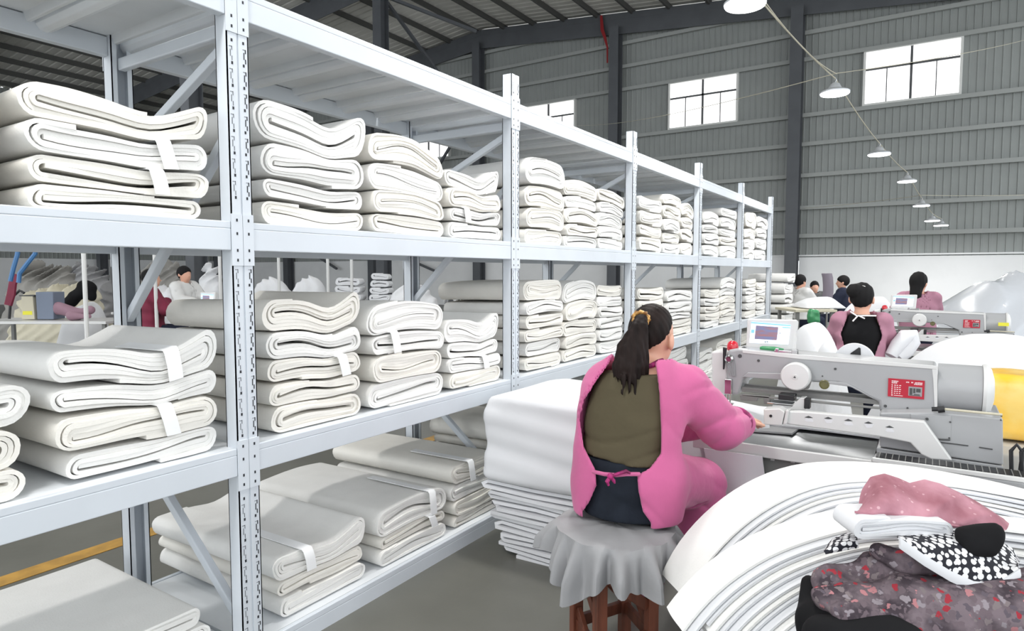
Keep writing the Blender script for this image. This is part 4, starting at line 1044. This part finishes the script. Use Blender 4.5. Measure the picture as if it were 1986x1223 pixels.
worker('far worker with round black hair and navy top, right of the hanging grey garment', 1634, 547, 11.9, -60, M['navy'], M['navy'], M['hairb'], reach=.12, h=.022, open_back=False)
worker('worker in a maroon top beyond the rack, beside the first rear post', 294, 541, 8.2, 60, M['maroon'], M['maroon'], M['hairb'], h=.02, open_back=False, hyaw=75)
worker('worker with bowed dark head in white beyond the rack, above the grey bundle', 358, 532, 9.6, 110, M['machw'], M['white'], M['hairb'], h=.022, open_back=False)
# ================================================================ sheets, piles and everything else
def rbox(P, lo, hi, r):
    c = (np.array(lo)+np.array(hi))/2; b = (np.array(hi)-np.array(lo))/2-r
    q = np.abs(P-c)-b; return np.linalg.norm(np.maximum(q, 0), axis=-1)+np.minimum(q.max(-1), 0)-r
def wob(P, a, k, ph=0.):
    return a*(np.sin(P[..., 0]*k+ph+1.3*np.sin(P[..., 2]*k*.7))+np.sin(P[..., 1]*k*1.13+2.1*ph+1.1*np.sin(P[..., 0]*k*.6))+np.sin(P[..., 2]*k*1.31+ph*.7))/3
# tall pile left of the woman: one long felt folded to and fro, with a cover sheet over its upper half
rows = []; path = []
nL = 15; zt = .40
for k in range(nL):
    z = .006+zt*k/nL; f = k/nL
    xl = -1.86-.13*f+.02*math.sin(k*2.3)+(.0 if k else .06); xr = -1.12+.02*math.sin(k*1.7); th = zt/nL
    xs = [xl, (xl*2+xr)/3, (xl+2*xr)/3, xr]
    if k % 2: xs = xs[::-1]
    for x in xs: path.append((x, z+.004*math.sin(9*x+k)))
    sgn = 1 if k % 2 == 0 else -1; path.append((xs[-1]+sgn*.010, z+th/2))
Pn = np.array(path); ys = [2.815, 2.83, 3.0, 3.25, 3.42]
rows = [[(x+.01*math.sin(y*7+i*.4), y+.012*math.sin(i*.9)*(1 if y < 2.9 else .3), z) for i, (x, z) in enumerate(path)] for y in ys]
tag(sheet_grid('folded_long_sheet', rows, .018, M['sheet'], base=(-1.45, 3.1, 0)), 'long white felt folded to and fro on the floor beside the stool', 'folded felt')
def cover(P):
    d = rbox(P, (-1.995, 2.775, .40), (-1.10, 3.46, .868), .05)
    q = np.clip((-1.70-P[..., 0])/.3, 0, 1); z = P[..., 2]
    d = d+.030*q*(z-.62)/.25*0+.05*np.clip((z-.72)/.15, 0, 1)*np.clip((-1.8-P[..., 0])/.18, 0, 1)**1.5
    d = d+.005*np.sin(z*24+4*P[..., 0]+1)+.0035*np.sin(z*55+6*P[..., 0])+.012*q*np.sin(z*11+1.4)+wob(P, .004, 9)
    return d
tag(sdf_obj('draped_cover_sheet', cover, (-2.1, 2.7, .36), (-.98, 3.55, .93), .013, M['sheet'], base=(-1.5, 3.1, .4)), 'thick smooth white sheet covering the tall pile left of the woman', 'sheet')
# sheets hanging from the table front and the one being sewn
def curtain(name, Y, topl, botl, th, m, label, n=8, amp=.012, cat='sheet', grp=None):
    rows = []
    for i in range(n):
        f = i/(n-1.); row = []
        for j in range(13):
            g = j/12.; u = (topl[0]*(1-g)+topl[2]*g)*(1-f)+(botl[0]*(1-g)+botl[2]*g)*f; v = (topl[1]*(1-g)+topl[3]*g)*(1-f)+(botl[1]*(1-g)+botl[3]*g)*f
            p = onY(u, v, Y); p[1] += amp*math.sin(7*g+2*f)*(.2+f)
            if p[2] < .01: p[2] = .01
            row.append(p)
        rows.append(row)
    return tag(sheet_grid(name, rows, th, m, base=rows[0][0]), label, cat, grp)
curtain('hanging_sheet', 2.885, (1365, 869, 1478, 884), (1400, 1040, 1500, 1060), .006, M['sheet'], 'bright white sheet hanging from the nearest machine table beside the pink sleeve')
curtain('shaded_hanging_sheet', 3.0, (1322, 850, 1386, 862), (1322, 1040, 1400, 1060), .006, M['sheet'], 'greyish white sheet hanging behind the woman, right of her smock')
rows = []
for i in range(9):
    f = i/8.; row = []
    for j in range(11):
        g = j/10.
        u = 1374+118*g+14*f*(1-g); v = 768+24*g+(58-10*g)*f
        z = .765+.075*math.sin(math.pi*min(1, .18+f*.75))*(.7+.3*math.sin(3*g+1))-.03*g*f
        row.append(onZ(u, v, z))
    rows.append(row)
tag(sheet_grid('sewn_sheet', rows, .006, M['sheet'], base=rows[4][5]), 'white sheet being sewn under the nearest needle, beside the pink cuff', 'sheet')
rows = [[np.array((x, y, TZ+.012+.005*math.sin(5*x+3*y))) for x in np.linspace(-.78, -.16, 14)] for y in np.linspace(3.27, 3.68, 9)]
tag(sheet_grid('bed_sheet', rows, .008, M['sheet'], base=(-.45, 3.4, .77)), 'white sheet spread flat on the nearest machine bed behind the slotted bracket', 'sheet')
# ---------------------------------------------------------------- the draped sheets in the lower right corner
lt = thing('low_trolley', 'low grey trolley under the arched white sheets in the lower right corner', 'trolley', tuple((.85*R3+1.8*D3)[:2])+(0,))
g = MB(); q = lambda a, b, z: a*R3+b*D3+Z3*z
g.prism([q(.72,1.6,.40), q(1.7,1.6,.40), q(1.7,2.12,.40), q(.72,2.12,.40)], (0,0,.03)); g.build('trolley_top', M['machd'], lt, bevel=.004)
for a, b in ((.74,1.62), (1.66,1.62), (1.66,2.1), (.74,2.1)): MB().prism([q(a-.015,b-.015,.05), q(a+.015,b-.015,.05), q(a+.015,b+.015,.05), q(a-.015,b+.015,.05)], (0,0,.35)).build('trolley_leg', M['machd'], lt); MB().lathe([(.01,0),(.025,.004),(.025,.02),(.01,.024)], q(a-.012,b,.026), R3, 16).build('caster', M['blackp'], lt)
ORDN = ['top', 'second', 'third', 'fourth', 'fifth', 'sixth', 'seventh', 'eighth', 'ninth', 'tenth', 'eleventh', 'twelfth']
def arch(px, D, d0, d1, n, gap, th, phrase, grp, seed, step):
    rs = random.Random(seed)
    prof = np.array([((u-CX)/F*D, atD(u, v, D)[2]) for u, v in px])
    s = np.r_[0, np.cumsum(np.linalg.norm(np.diff(prof, axis=0), axis=1))]; t = np.linspace(0, s[-1], 34)
    def smooth(x):
        for _ in range(3): x[1:-1] = (x[:-2]+2*x[1:-1]+x[2:])/4
        return x
    prof = np.stack([smooth(np.interp(t, s, prof[:, 0])), smooth(np.interp(t, s, prof[:, 1]))], 1)
    tn = np.gradient(prof, axis=0); tn /= np.linalg.norm(tn, axis=1, keepdims=True); nr = np.stack([tn[:, 1], -tn[:, 0]], 1)
    for k in range(n):
        wv = np.linspace(1, .35, 34)
        off = prof+nr*(k*gap*np.linspace(.8, 1.1, 34))[:, None]+nr*(.004*k*np.sin(np.linspace(0, 6, 34)+seed))[:, None]*.6
        # every sheet ends a little higher or lower at its hanging end
        cut = rs.uniform(0, .07)*(1 if k else .1); ss = np.linspace(cut, 1, 34)
        off = np.stack([np.interp(ss, np.linspace(0, 1, 34), off[:, 0]), np.interp(ss, np.linspace(0, 1, 34), off[:, 1])], 1)
        rows = []; jt = rs.uniform(-.006, .006)
        nd = 7
        for i in range(nd):
            f = i/(nd-1.); dk = d0-step*k+jt; d = dk+(d1-dk)*f; f = (d-d0+step*n)/(d1-d0+step*n)
            rows.append([R3*(a+.02*math.sin(3*f+seed)*(1-j/33.))+D3*d+Z3*(z-.02*(1-f)**3*(.4+.6*math.sin(j/33.*3.14))-.012*abs(f-.6)) for j, (a, z) in enumerate(off)])
        lab = '%s of the white sheets arched in the %s' % (ORDN[k]+(' sheet' if False else ''), phrase)
        o = sheet_grid('draped_felt_sheet', rows[::-1], th, M['sheet' if k % 3 else 'felt'], base=R3*prof[17][0]+D3*(d0+d1)/2+Z3*prof[17][1])
        tag(o, lab, 'sheet', grp)
arch([(1322,1168), (1338,1126), (1371,1076), (1422,1020), (1477,978), (1526,952), (1580,932), (1640,924), (1740,924), (1850,936), (1990,962), (2080, 985)], 2.08, 2.02, 2.22, 9, .0105, .006, 'rear pile, lower right corner', 'rear arched sheets', 1, .013)
arch([(1322,1215), (1345,1178), (1400,1118), (1480,1062), (1560,1030), (1640,1008), (1740,1000), (1850,1003), (1990,1020), (2060,1030)], 1.80, 1.70, 1.84, 12, .0125, .007, 'front pile, lower right corner', 'front arched sheets', 2, .012)
# ---------------------------------------------------------------- the clothes on top of them
def soft(name, label, cat, caplist, m, a=.006, k=28, h=.007, flat=None, base=None, ph=0., kk=.02, rid=0.):
    pts = np.array([p for c in caplist for p in c[:2]]); mr = max(max(c[2:]) for c in caplist)
    def f(P):
        d = None
        for p, q2, ra, rb in caplist:
            e = caps(P, p, q2, ra, rb); d = e if d is None else smin(d, e, kk)
        u = P@R3; z = P[..., 2]; w = P@D3
        if rid: d = d-rid*(1-2*np.abs(np.sin(u*17+z*34+1.5*np.sin(u*9))))
        return d+a*(np.sin(u*k+ph+2*np.sin(z*k*.6))+.7*np.sin((u*.5+z)*k*1.6+ph)+.5*np.sin(w*k*1.3+u*k*.8))/1.6
    o = sdf_obj(name, f, pts.min(0)-mr-.03, pts.max(0)+mr+.03, h, m, base=base if base is not None else pts.mean(0))
    return tag(o, label, cat)
A = atD
soft('floral_garment', 'dark grey garment printed with small red flowers, spread over the front pile', 'clothes',
     [(A(1600,1125,1.55), A(1700,1112,1.56), .030, .045), (A(1600,1160,1.50), A(1760,1170,1.47), .030, .06), (A(1700,1110,1.56), A(1860,1170,1.50), .045, .07), (A(1760,1180,1.45), A(1990,1190,1.42), .06, .08), (A(1640,1185,1.45), A(1860,1240,1.40), .028, .06), (A(1860,1190,1.46), A(2010,1160,1.5), .07, .07)], M['floral'], a=.006, k=26, rid=.004)
soft('rolled_floral_sleeve', 'folded floral sleeve tucked under the black and white trim', 'clothes',
     [(A(1705,1068,1.53), A(1760,1090,1.50), .018, .024), (A(1760,1090,1.50), A(1850,1112,1.50), .024, .018)], M['floral'], a=.003, k=40, h=.006)
soft('black_cloth', 'plain black cloth hanging below the floral garment at the bottom edge', 'cloth',
     [(A(1570,1130,1.60), A(1575,1235,1.52), .024, .03), (A(1580,1200,1.52), A(1720,1235,1.40), .04, .045), (A(1600,1235,1.44), A(1760,1260,1.38), .05, .05)], M['black'], a=.004, k=22, h=.009)
# black and white printed strip with a plain white edge
def strip(up, lw, D0, D1, n, m, name, label, th=.006):
    rows = []
    for i in range(6):
        f = i/5.; row = []
        for j in range(n):
            g = j/(n-1.); e = lambda L, g=g: (np.interp(g, np.linspace(0, 1, len(L)), [p[0] for p in L]), np.interp(g, np.linspace(0, 1, len(L)), [p[1] for p in L]))
            (ua, va), (ub, vb) = e(up), e(lw); row.append(atD(ua*(1-f)+ub*f, va*(1-f)+vb*f, D0+(D1-D0)*f-.03*math.sin(math.pi*f)))
        rows.append(row)
    return tag(sheet_grid(name, rows, th, m, base=rows[2][n//2]), label, 'cloth'), rows
o, rw = strip([(1740,1040), (1800,1034), (1860,1030), (1920,1040), (1962,1064), (1976,1088)], [(1742,1044), (1790,1078), (1840,1108), (1885,1128), (1930,1132), (1974,1104)], 1.52, 1.43, 26, M['bw'], 'printed_strip', 'black and white dotted cloth strip with white border on the floral garment')
ed = [p-D3*.004 for p in rw[-1]]
rows = [[p+Z3*.004 for p in ed], [p-Z3*.008-D3*.003 for p in ed], [p-Z3*.018 for p in ed]]
sheet_grid('white_border', rows, .007, M['sheet'], o)
o, rw = strip([(1598,1068), (1616,1046), (1646,1034), (1662,1036)], [(1600,1072), (1622,1068), (1644,1064), (1664,1060)], 1.62, 1.56, 10, M['bw'], 'printed_cloth_corner', 'small corner of black and white checked cloth left of the folded white cloth')
def bundle_at(name, label, c, w, h, dep, t, lat, m, seed, cat='folded cloth', grp=None, tilt=0.):
    V, Fq = bundle_mesh(w, h, dep, t, random.Random(seed), True, 0., 0., 0., lambda y, z, s: (y, z+tilt*y))
    lat = unit(lat); dp = np.cross(Z3, lat)
    return tag(link_mesh(name, np.array(c)+V[:, 1:2]*lat-V[:, 0:1]*dp+V[:, 2:3]*Z3, Fq, m, base=c, sharp=55), label, cat, grp)
bundle_at('folded_white_cloth', 'thin white cloth folded flat under the pink printed scarf', A(1752, 1046, 1.51), .235, .050, .10, .0065, R3, M['sheet'], 4, tilt=.0)
UP = [(1660,984), (1676,952), (1692,928), (1716,920), (1742,928), (1764,938), (1792,930), (1822,938), (1856,954), (1892,972), (1924,992), (1948,1008)]
LWR = [(1660,994), (1682,998), (1706,998), (1730,1000), (1756,1006), (1784,1010), (1812,1014), (1842,1020), (1870,1024), (1898,1024), (1924,1026), (1944,1030)]
rows = []
ip = lambda L, g: (np.interp(g, np.linspace(0, 1, len(L)), [p[0] for p in L]), np.interp(g, np.linspace(0, 1, len(L)), [p[1] for p in L]))
for i in range(40):
    f = i/39.; row = []
    for j in range(110):
        g = j/109.; (ua, va), (ub, vb) = ip(UP, g), ip(LWR, g)
        p = atD(ua*(1-f)+ub*f, va*(1-f)+vb*f, 1.64-.11*f)
        rd = lambda w: 1-abs(math.sin(w))
        w1 = 5.2*g-2.1*f+.5*math.sin(5*g+2*f); w2 = 9*g+2.6*f+.8*math.sin(3*f+7*g); w3 = 15*g-6*f+1.1*math.sin(6*g)
        hgt = .030*math.sin(math.pi*min(1, f*1.05))**.7+.020*rd(w1)*(1-.4*f)+.011*rd(w2)+.004*rd(w3)-.016
        row.append(p-D3*hgt*.8+Z3*hgt*.35*math.sin(math.pi*f))
    rows.append(row)
tag(sheet_grid('pink_scarf', rows, .005, M['scarf'], base=rows[20][50]), 'pink printed scarf crumpled on top of the clothes in the lower right', 'scarf')
soft('black_sleeve', 'black rolled sleeve end below the pink printed scarf', 'clothes', [(A(1862,1032,1.48), A(1930,1034,1.47), .016, .022), (A(1872,1044,1.47), A(1925,1050,1.46), .020, .024), (A(1890,1060,1.46), A(1922,1068,1.45), .018, .014)], M['black'], a=.004, k=40, h=.006, rid=.004)
# ---------------------------------------------------------------- behind the nearest machine
sdt = thing('side_table', 'small white side table right of the nearest machine, under the yellow bag', 'table', tuple(atD(1985, 870, 3.35)[:2])+(0,))
p = atD(1985, 862, 3.45)
MB().box(p[0]-.24, p[0]+.5, p[1]-.25, p[1]+.4, p[2]-.03, p[2]).build('table_top', M['machw'], sdt, bevel=.004)
for a, b in ((-.21,-.22), (.46,-.22), (.46,.36), (-.21,.36)): MB().box(p[0]+a-.015, p[0]+a+.015, p[1]+b-.015, p[1]+b+.015, 0, p[2]-.03).build('table_leg', M['machd'], sdt)
bz = p[2]
def bag(P):
    c = atD(2005, 792, 3.5); lo, hi = np.array((c[0]-.27, c[1]-.14, bz+.004)), np.array((c[0]+.3, c[1]+.2, bz+.37))
    return rbox(P, lo, hi, .07)+wob(P, .012, 17)
c = atD(2005, 792, 3.5)
tag(sdf_obj('yellow_bag', bag, (c[0]-.32, c[1]-.2, bz), (c[0]+.36, c[1]+.26, bz+.42), .012, M['yellow'], base=(c[0], c[1], bz)), 'shiny yellow plastic bag beside the motor of the nearest machine', 'bag')
g = MB(); p = onY(1962, 905, 2.98)
for q in (0, .03, .065): g.tube([p+np.array((q,0,-.01)), p+np.array((q-.004,0,.06)), p+np.array((q+.012,0,.085)), p+np.array((q+.03,0,.06)), p+np.array((q+.026,0,-.01))], .007, 8)
tag(g.build('cable_clip', M['blackp'], base=p), 'black plastic hooked clip standing on the base of the nearest machine at the right edge', 'clip')
def heap(name, label, pts, D, m, h=.02, a=.012, k=9., zb=None, cat='sheet pile', rad=None, depth=.5, grp=None):
    """a soft heap whose crest runs through the given points and which spreads down to zb."""
    cs = [atD(u, v, D) for u, v in pts]; lo = np.min(cs, 0)-depth*.8; hi = np.max(cs, 0)+depth*.8
    zb = min(c[2] for c in cs)-.2 if zb is None else zb; lo[2] = zb-.01; hi[2] = max(c[2] for c in cs)+.15
    def f(P):
        lat = P@R3; dep = P@D3
        ls = np.array([c@R3 for c in cs]); zs = np.array([c[2] for c in cs]); o = np.argsort(ls)
        top = np.interp(lat, ls[o], zs[o]); e = (dep-D)/depth
        xw = (lat-ls.min())/(ls.max()-ls.min()); top = zb+(top-zb)*np.clip(1-np.abs(2*xw-1)**5, 0, 1)**.6
        tp = zb+(top-zb)*np.clip(1-e*e, 0, 1)**.6
        d = (P[..., 2]-tp)*.55+wob(P, a, k)-(a*.6*(1-2*np.abs(np.sin(k*1.7*lat+3*np.sin(P[..., 2]*k*.8)))) if a >= .02 else 0)
        d = np.maximum(d, np.maximum(ls.min()-lat, lat-ls.max())*.8)
        return np.maximum(d, zb-P[..., 2])
    return tag(sdf_obj(name, f, lo, hi, h, m, base=(cs[len(cs)//2][0], cs[len(cs)//2][1], zb)), label, cat, grp)
heap('white_sheet_heap', 'smooth white sheets heaped behind the motor of the nearest machine', [(1760,712), (1772,697), (1800,678), (1850,658), (1900,646), (1950,645), (2010,650), (2080,662)], 4.75, M['sheet'], zb=.02, depth=.75, h=.022, a=.012, k=6)
heap('white_sheet_mound', 'rounded white sheets mounded left of the woman in the black-backed smock', [(1534,700), (1542,652), (1562,630), (1588,622), (1606,634), (1618,664), (1624,700)], 4.75, M['sheet'], zb=.02, depth=.45, h=.022, a=.008, k=6)
heap('white_cloth_peak', 'small peaked white cloth just behind the nearest machine arm', [(1584,692), (1598,668), (1611,656), (1622,680), (1628,696)], 4.1, M['sheet'], zb=.01, depth=.2, h=.016, a=.003) 
heap('white_table_heap', 'long white sheet heap beyond the bun of the woman at the second machine', [(1616,612), (1640,592), (1680,577), (1712,572), (1738,576), (1748,600)], 8.5, M['sheet'], zb=.02, depth=.22, h=.024, a=.008, k=7)
tag(MB().tube([atD(u, v, 5.5) for u, v in ((1728,690), (1742,668), (1757,652), (1768,650), (1770,662), (1758,680), (1742,694))], (.05,.06,.065,.06,.06,.06,.05), 14).build('curved_sheet', M['sheet'], base=atD(1752, 670, 5.5)), 'curved roll of white sheet held at the right hand of the woman with the bun', 'sheet')
heap('plastic_film_heap', 'large crumpled heap of clear plastic film at the right edge below the wall', [(1800,600), (1835,582), (1870,566), (1905,549), (1940,536), (1966,524), (1978,538), (2030,560), (2080,575)], 9.0, M['plast'], zb=.02, depth=1.0, h=.04, a=.035, k=4.2, cat='plastic film')
# ---------------------------------------------------------------- the distant table and the pile past the rack's end
def table(label, u0, u1, v, D, zt, depth=.7, m='machw'):
    a, b = atD(u0, v, D), atD(u1, v, D); a[2] = b[2] = zt; t = thing('work_table', label, 'table', tuple(((a+b)/2)[:2])+(0,))
    MB().prism([a, b, b+D3*depth, a+D3*depth], (0,0,.035)).build('table_top', M[m], t, bevel=.004)
    e = unit(b-a)
    for p in (a+e*.05+D3*.05, b-e*.05+D3*.05, b-e*.05+D3*(depth-.05), a+e*.05+D3*(depth-.05)): MB().prism([p+R3*x*.02+D3*y*.02-Z3*zt for x, y in ((-1,-1),(1,-1),(1,1),(-1,1))], (0,0,zt-.001)).build('table_leg', M['machd'], t)
    return t
table('distant work table with white sheets and a green bag hanging below', 1543, 1624, 602, 8.9, .96, m='cable')
heap('far_white_sheets', 'white sheets piled on the distant table in front of three workers', [(1545,598), (1552,585), (1570,577), (1590,574), (1608,574), (1622,584), (1625,600)], 9.3, M['sheet'], zb=1.0, depth=.3, h=.02, a=.006, k=9)
p = atD(1578, 604, 8.88)
soft('green_bag', 'green plastic bag hanging below the edge of the distant table', 'bag', [(atD(1573,606,8.82), atD(1574,620,8.82), .05, .055), (atD(1583,606,8.82), atD(1582,621,8.82), .045, .05)], M['green'], a=.006, k=40, h=.014)
rows = [[atD(1598+w*9+k, v, 10.9+.05*w*w) for w in (-1, -.5, 0, .5, 1)] for v, k in ((530,5), (538,7), (552,8), (566,8), (577,6))]
hg = tag(sheet_grid('hanging_garment', rows, .03, M['greyw'], base=rows[0][2]), 'dark grey garment hung up beyond the distant table', 'clothes')
t0 = atD(1606, 533, 11.0); MB().tube([t0, (t0[0], t0[1], .01)], .015, 8).build('garment_pole', M['machd'], hg)
def tall_stack(n, y0, y1, xf, z0, z1, phrase):
    rs = random.Random(9); z = z0
    for k in range(n):
        h = (z1-z0)/n-.001; w = (y1-y0)*(.93+.06*rs.random())
        V, Fq = bundle_mesh(w, h, .6, h/5, rs, False, (y0+y1)/2, z, xf+rs.uniform(-.03, .02), lambda y, zz, s: (y, zz))
        o = tag(link_mesh('folded_felt', V, Fq, M['felt'], base=(xf-.3, (y0+y1)/2, z), sharp=55), '%s white felt, tall floor stack past the far end of the rack' % ('topmost' if k == n-1 else 'lowest' if k == 0 else ORDN[n-1-k]+' from top'), 'folded felt', 'folded felt past the end of the rack'); z += (z1-z0)/n
tall_stack(9, 10.95, 11.75, -1.95, .004, 1.50, '')
# ---------------------------------------------------------------- beyond the rack, seen between its shelves
table('white work table beyond the rack at the far left', -60, 205, 622, 8.1, .86)
table('white work table beyond the rack under the maroon-topped worker', 215, 345, 607, 10.0, .86)
table('long pale table beyond the rack with a heap of white sheets', 500, 800, 560, 10.5, .98)
soft('mauve_cloth', 'mauve cloth thrown over the table beyond the rack', 'cloth', [(atD(112,598,8.4), atD(150,608,8.4), .075, .08), (atD(150,608,8.4), atD(176,602,8.4), .075, .05), (atD(140,612,8.25), atD(172,613,8.25), .06, .03)], M['purple'], a=.012, k=20, h=.018)
g = MB(); a, b = atD(72, 618, 8.35), atD(104, 566, 8.35); a[2] = .902; w = np.dot(b-a, R3)
g.prism([a, a+R3*w, a+R3*w*1.03+Z3*(b[2]-a[2]), a-R3*w*.03+Z3*(b[2]-a[2])], D3*.22); tag(g.build('blue_grey_bin', M['binb'], base=a, bevel=.008), 'blue-grey plastic bin on the table beyond the rack', 'bin')
a, b = atD(42, 618, 8.35), atD(67, 574, 8.35); a[2] = .902; d = R3; w = np.dot(b-a, R3); hh = b[2]-a[2]
bx = thing('cream_box', 'cream machine box with a yellow label beyond the rack', 'box', (a[0], a[1], a[2]))
MB().prism([a, a+d*w, a+d*w*.93+Z3*hh, a+d*w*.05+Z3*hh], D3*.2).build('box_body', M['cable'], bx, bevel=.006); MB().prism([a+d*w*q+Z3*hh*r-D3*.002 for q, r in ((.1,.2),(.85,.2),(.84,.36),(.12,.36))], D3*.004).build('yellow_label', M['ylab'], bx); MB().prism([a-d*w*.1+Z3*hh, a+d*w*1.05+Z3*hh, a+d*w*1.05+Z3*(hh+.012), a-d*w*.1+Z3*(hh+.012)], D3*.21).build('box_lid', M['dark'], bx)
rows = [[atD(u, v, 6.9+.03*w), atD(u+14-2*w, v+3, 6.88)] for u, v, w in ((24,530,0), (19,548,1), (15,568,0), (10,590,1))]
tag(sheet_grid('hanging_red_cloth', rows, .02, M['maroon'], base=rows[0][0]), 'dark red cloth strip hanging by the blue hoses at the far left', 'cloth')
for nm, pts in (('first', ((37,440), (34,492), (26,520), (20,545))), ('second', ((76,440), (68,492), (52,512), (38,530), (36,548)))):
    tag(MB().tube([atD(u, v, 6.6) for u, v in pts], .022, 8).build('hanging_blue_hose', M['blue'], base=atD(*pts[0], 6.6)), 'blue air hose hanging beyond the rack, %s' % ('nearer the left picture edge' if nm == 'first' else 'bending towards the left above the cream box'), 'hose', 'blue air hoses')
tag(MB().tube([atD(u, v, 8.15) for u, v in ((18,618), (20,592), (25,575), (38,563), (47,568))], .016, 8).build('black_cable', M['blackp'], base=atD(18, 618, 8.15)), 'black looped cable beside the cream box beyond the rack', 'cable')
soft('black_jacket', 'black jacket lying over white sheets beyond the rack, left of the rear post', 'clothes', [(atD(128,590,9.0), atD(145,578,9.0), .07, .085), (atD(145,578,9.0), atD(170,556,9.0), .075, .10), (atD(166,556,9.0), atD(178,574,9.0), .09, .06)], M['black'], a=.012, k=20, h=.02)
soft('maroon_bag', 'dark maroon bag right of the first rear post, beyond the rack', 'bag', [(atD(313,592,9.6), atD(330,594,9.6), .085, .08), (atD(322,584,9.6), atD(326,603,9.6), .07, .05)], M['maroon'], a=.01, k=22, h=.016)
heap('white_sheets_left', 'white sheets heaped under the black jacket beyond the rack', [(116,610), (130,598), (160,590), (176,584), (192,586), (206,592)], 9.3, M['sheet'], zb=.02, depth=.3, a=.012, h=.025)
heap('white_sheets_post', 'white sheets heaped on the table right of the first rear post', [(262,605), (275,588), (292,582), (306,592), (330,600), (343,608)], 9.85, M['sheet'], zb=.91, depth=.3, a=.02, h=.022)
for i, (pts, D, m, lb) in enumerate((
    ([(20,560), (50,522), (70,512), (95,520), (130,524), (165,540)], 13.0, 'fabg', 'grey sheet heap near the far lower wall, behind the blue hoses'),
    ([(90,560), (125,532), (150,518), (185,520), (210,534), (235,560)], 15.6, 'greyc', 'grey sheet heap near the far lower wall, left of the first rear post'),
    ([(40,575), (80,552), (120,545), (160,552), (200,575)], 11.0, 'cable', 'low pale cloth heap behind the cream box and the bin'),
    ([(262,560), (290,515), (318,508), (345,518), (378,545)], 14.4, 'fabg', 'grey sheet heap above the maroon-topped worker, near the far wall'),
    ([(290,575), (312,552), (335,546), (352,556), (372,575)], 11.6, 'sheet', 'white sheet heap between the maroon top and the bowing worker'),
    ([(382,560), (396,532), (412,524), (430,532), (450,560)], 13.0, 'sheet', 'white sheet heap just left of the first front post, far back'))):
    heap('sheet_heap', lb, pts, D, M[m], zb=.02, depth=.6, a=.09, k=8, h=.035, grp='sheet heaps beyond the rack')
for i, (pts, lb) in enumerate((
    ([(488,560), (510,540), (530,536), (548,540), (566,560)], 'first low white sheet heap on the long pale table beyond the second bay'),
    ([(566,560), (585,536), (600,531), (616,535), (632,560)], 'second low white sheet heap on the long pale table beyond the second bay'))):
    heap('low_sheet_heap', lb, pts, 10.9, M['sheet'], zb=1.02, depth=.25, a=.03, k=11, h=.025, grp='low heaps on the long pale table')
for u, n, D, w, hh, lb in ((674, 3, 10.9, .46, .13, 'wider stack on the long pale table'), (736, 4, 11.0, .36, .115, 'narrower stack on the long pale table')):
    for k in range(n):
        p = atD(u, 530, D); p[2] = 1.02+k*(hh+.004)
        bundle_at('folded_sheet', '%s folded white sheet, %s' % (POSN[n][n-1-k], lb), p, w*(1-.05*k), hh, .4, hh/5.5, R3, M['sheet'], 40+k, grp='folded sheets on the long pale table')
heap('white_sheets_post_right', 'low white sheets beyond the rack left of the second rear post', [(735,580), (765,560), (790,551), (826,556), (870,580)], 8.5, M['sheet'], zb=.02, depth=.4, a=.03, k=9, h=.025)
for k, (u, D, lb) in enumerate(((164,6.5,'left of the first rear post'), (301,8,'above the maroon bag'), (427,8.5,'just left of the first front post'), (541,9.5,'first pole in the second bay'), (636,9.5,'second pole in the second bay'), (682,9.5,'third pole in the second bay'))):
    p = atD(u, 540, D); q = np.array((p[0], p[1], 0.)); t = MB().tube([q+Z3*.0, q+Z3*1.97], .022, 8).build('supply_pole', M['machw'], base=q); tag(t, 'slim white supply pole beyond the rack, '+lb, 'pole', 'white supply poles beyond the rack')
WORLD, LAMPE, EXPO = 2.7, 46., -.36
FILL_POS = [np.array((-1.5, 3.2, 3.8)), np.array((-1.7, .2, 3.8)), np.array((-1.9, -3., 3.8))]+[np.array((3.2, y, 3.9)) for y in (2, 6, 11, 16)]+[np.array((x, y, 6.5)) for x in (-6.5, -11., -16) for y in (3, 8, 13, 18)]+[np.array((-5.2, y, 4.2)) for y in (-1, 1.5)]  # unseen fill lights added to brighten the hall; no fixtures are built for them
# ================================================================ light and camera
w = bpy.data.worlds.new('overcast_sky'); bpy.context.scene.world = w; w.use_nodes = True
w.node_tree.nodes['Background'].inputs['Color'].default_value = (.93, .97, 1., 1); w.node_tree.nodes['Background'].inputs['Strength'].default_value = WORLD
def disk_light(p, e, r=.17, nm='lamp_or_fill_light'):
    l = bpy.data.lights.new(nm, 'AREA'); l.shape = 'DISK'; l.size = r*2; l.energy = e; l.color = (1., .985, .96); l.spread = math.radians(170)
    o = bpy.data.objects.new(nm, l); COL.objects.link(o); o.location = Vector([float(x) for x in p]); return o
for p in LPOS: disk_light(p-np.array((0,0,.012)), LAMPE*1.35)
for i, p in enumerate(FILL_POS): disk_light(p, LAMPE*(1.35 if i < 3 else 1))  # added fills share the light type of the visible lamps
cam = bpy.data.cameras.new('camera'); co = bpy.data.objects.new('camera', cam); COL.objects.link(co)
cam.sensor_width = 36.; cam.lens = F/1986*36; cam.clip_start = .05; cam.clip_end = 300
co.location = (0, 0, HC); co.rotation_euler = (math.pi/2-PT, 0, TH)
bpy.context.scene.camera = co
vs = bpy.context.scene.view_settings; vs.view_transform = 'Standard'; vs.look = 'None'; vs.exposure = EXPO; vs.gamma = 1; vs.use_curve_mapping = False
sc = bpy.context.scene
sc.cycles.max_bounces = 6; sc.cycles.diffuse_bounces = 4; sc.cycles.use_denoising = True
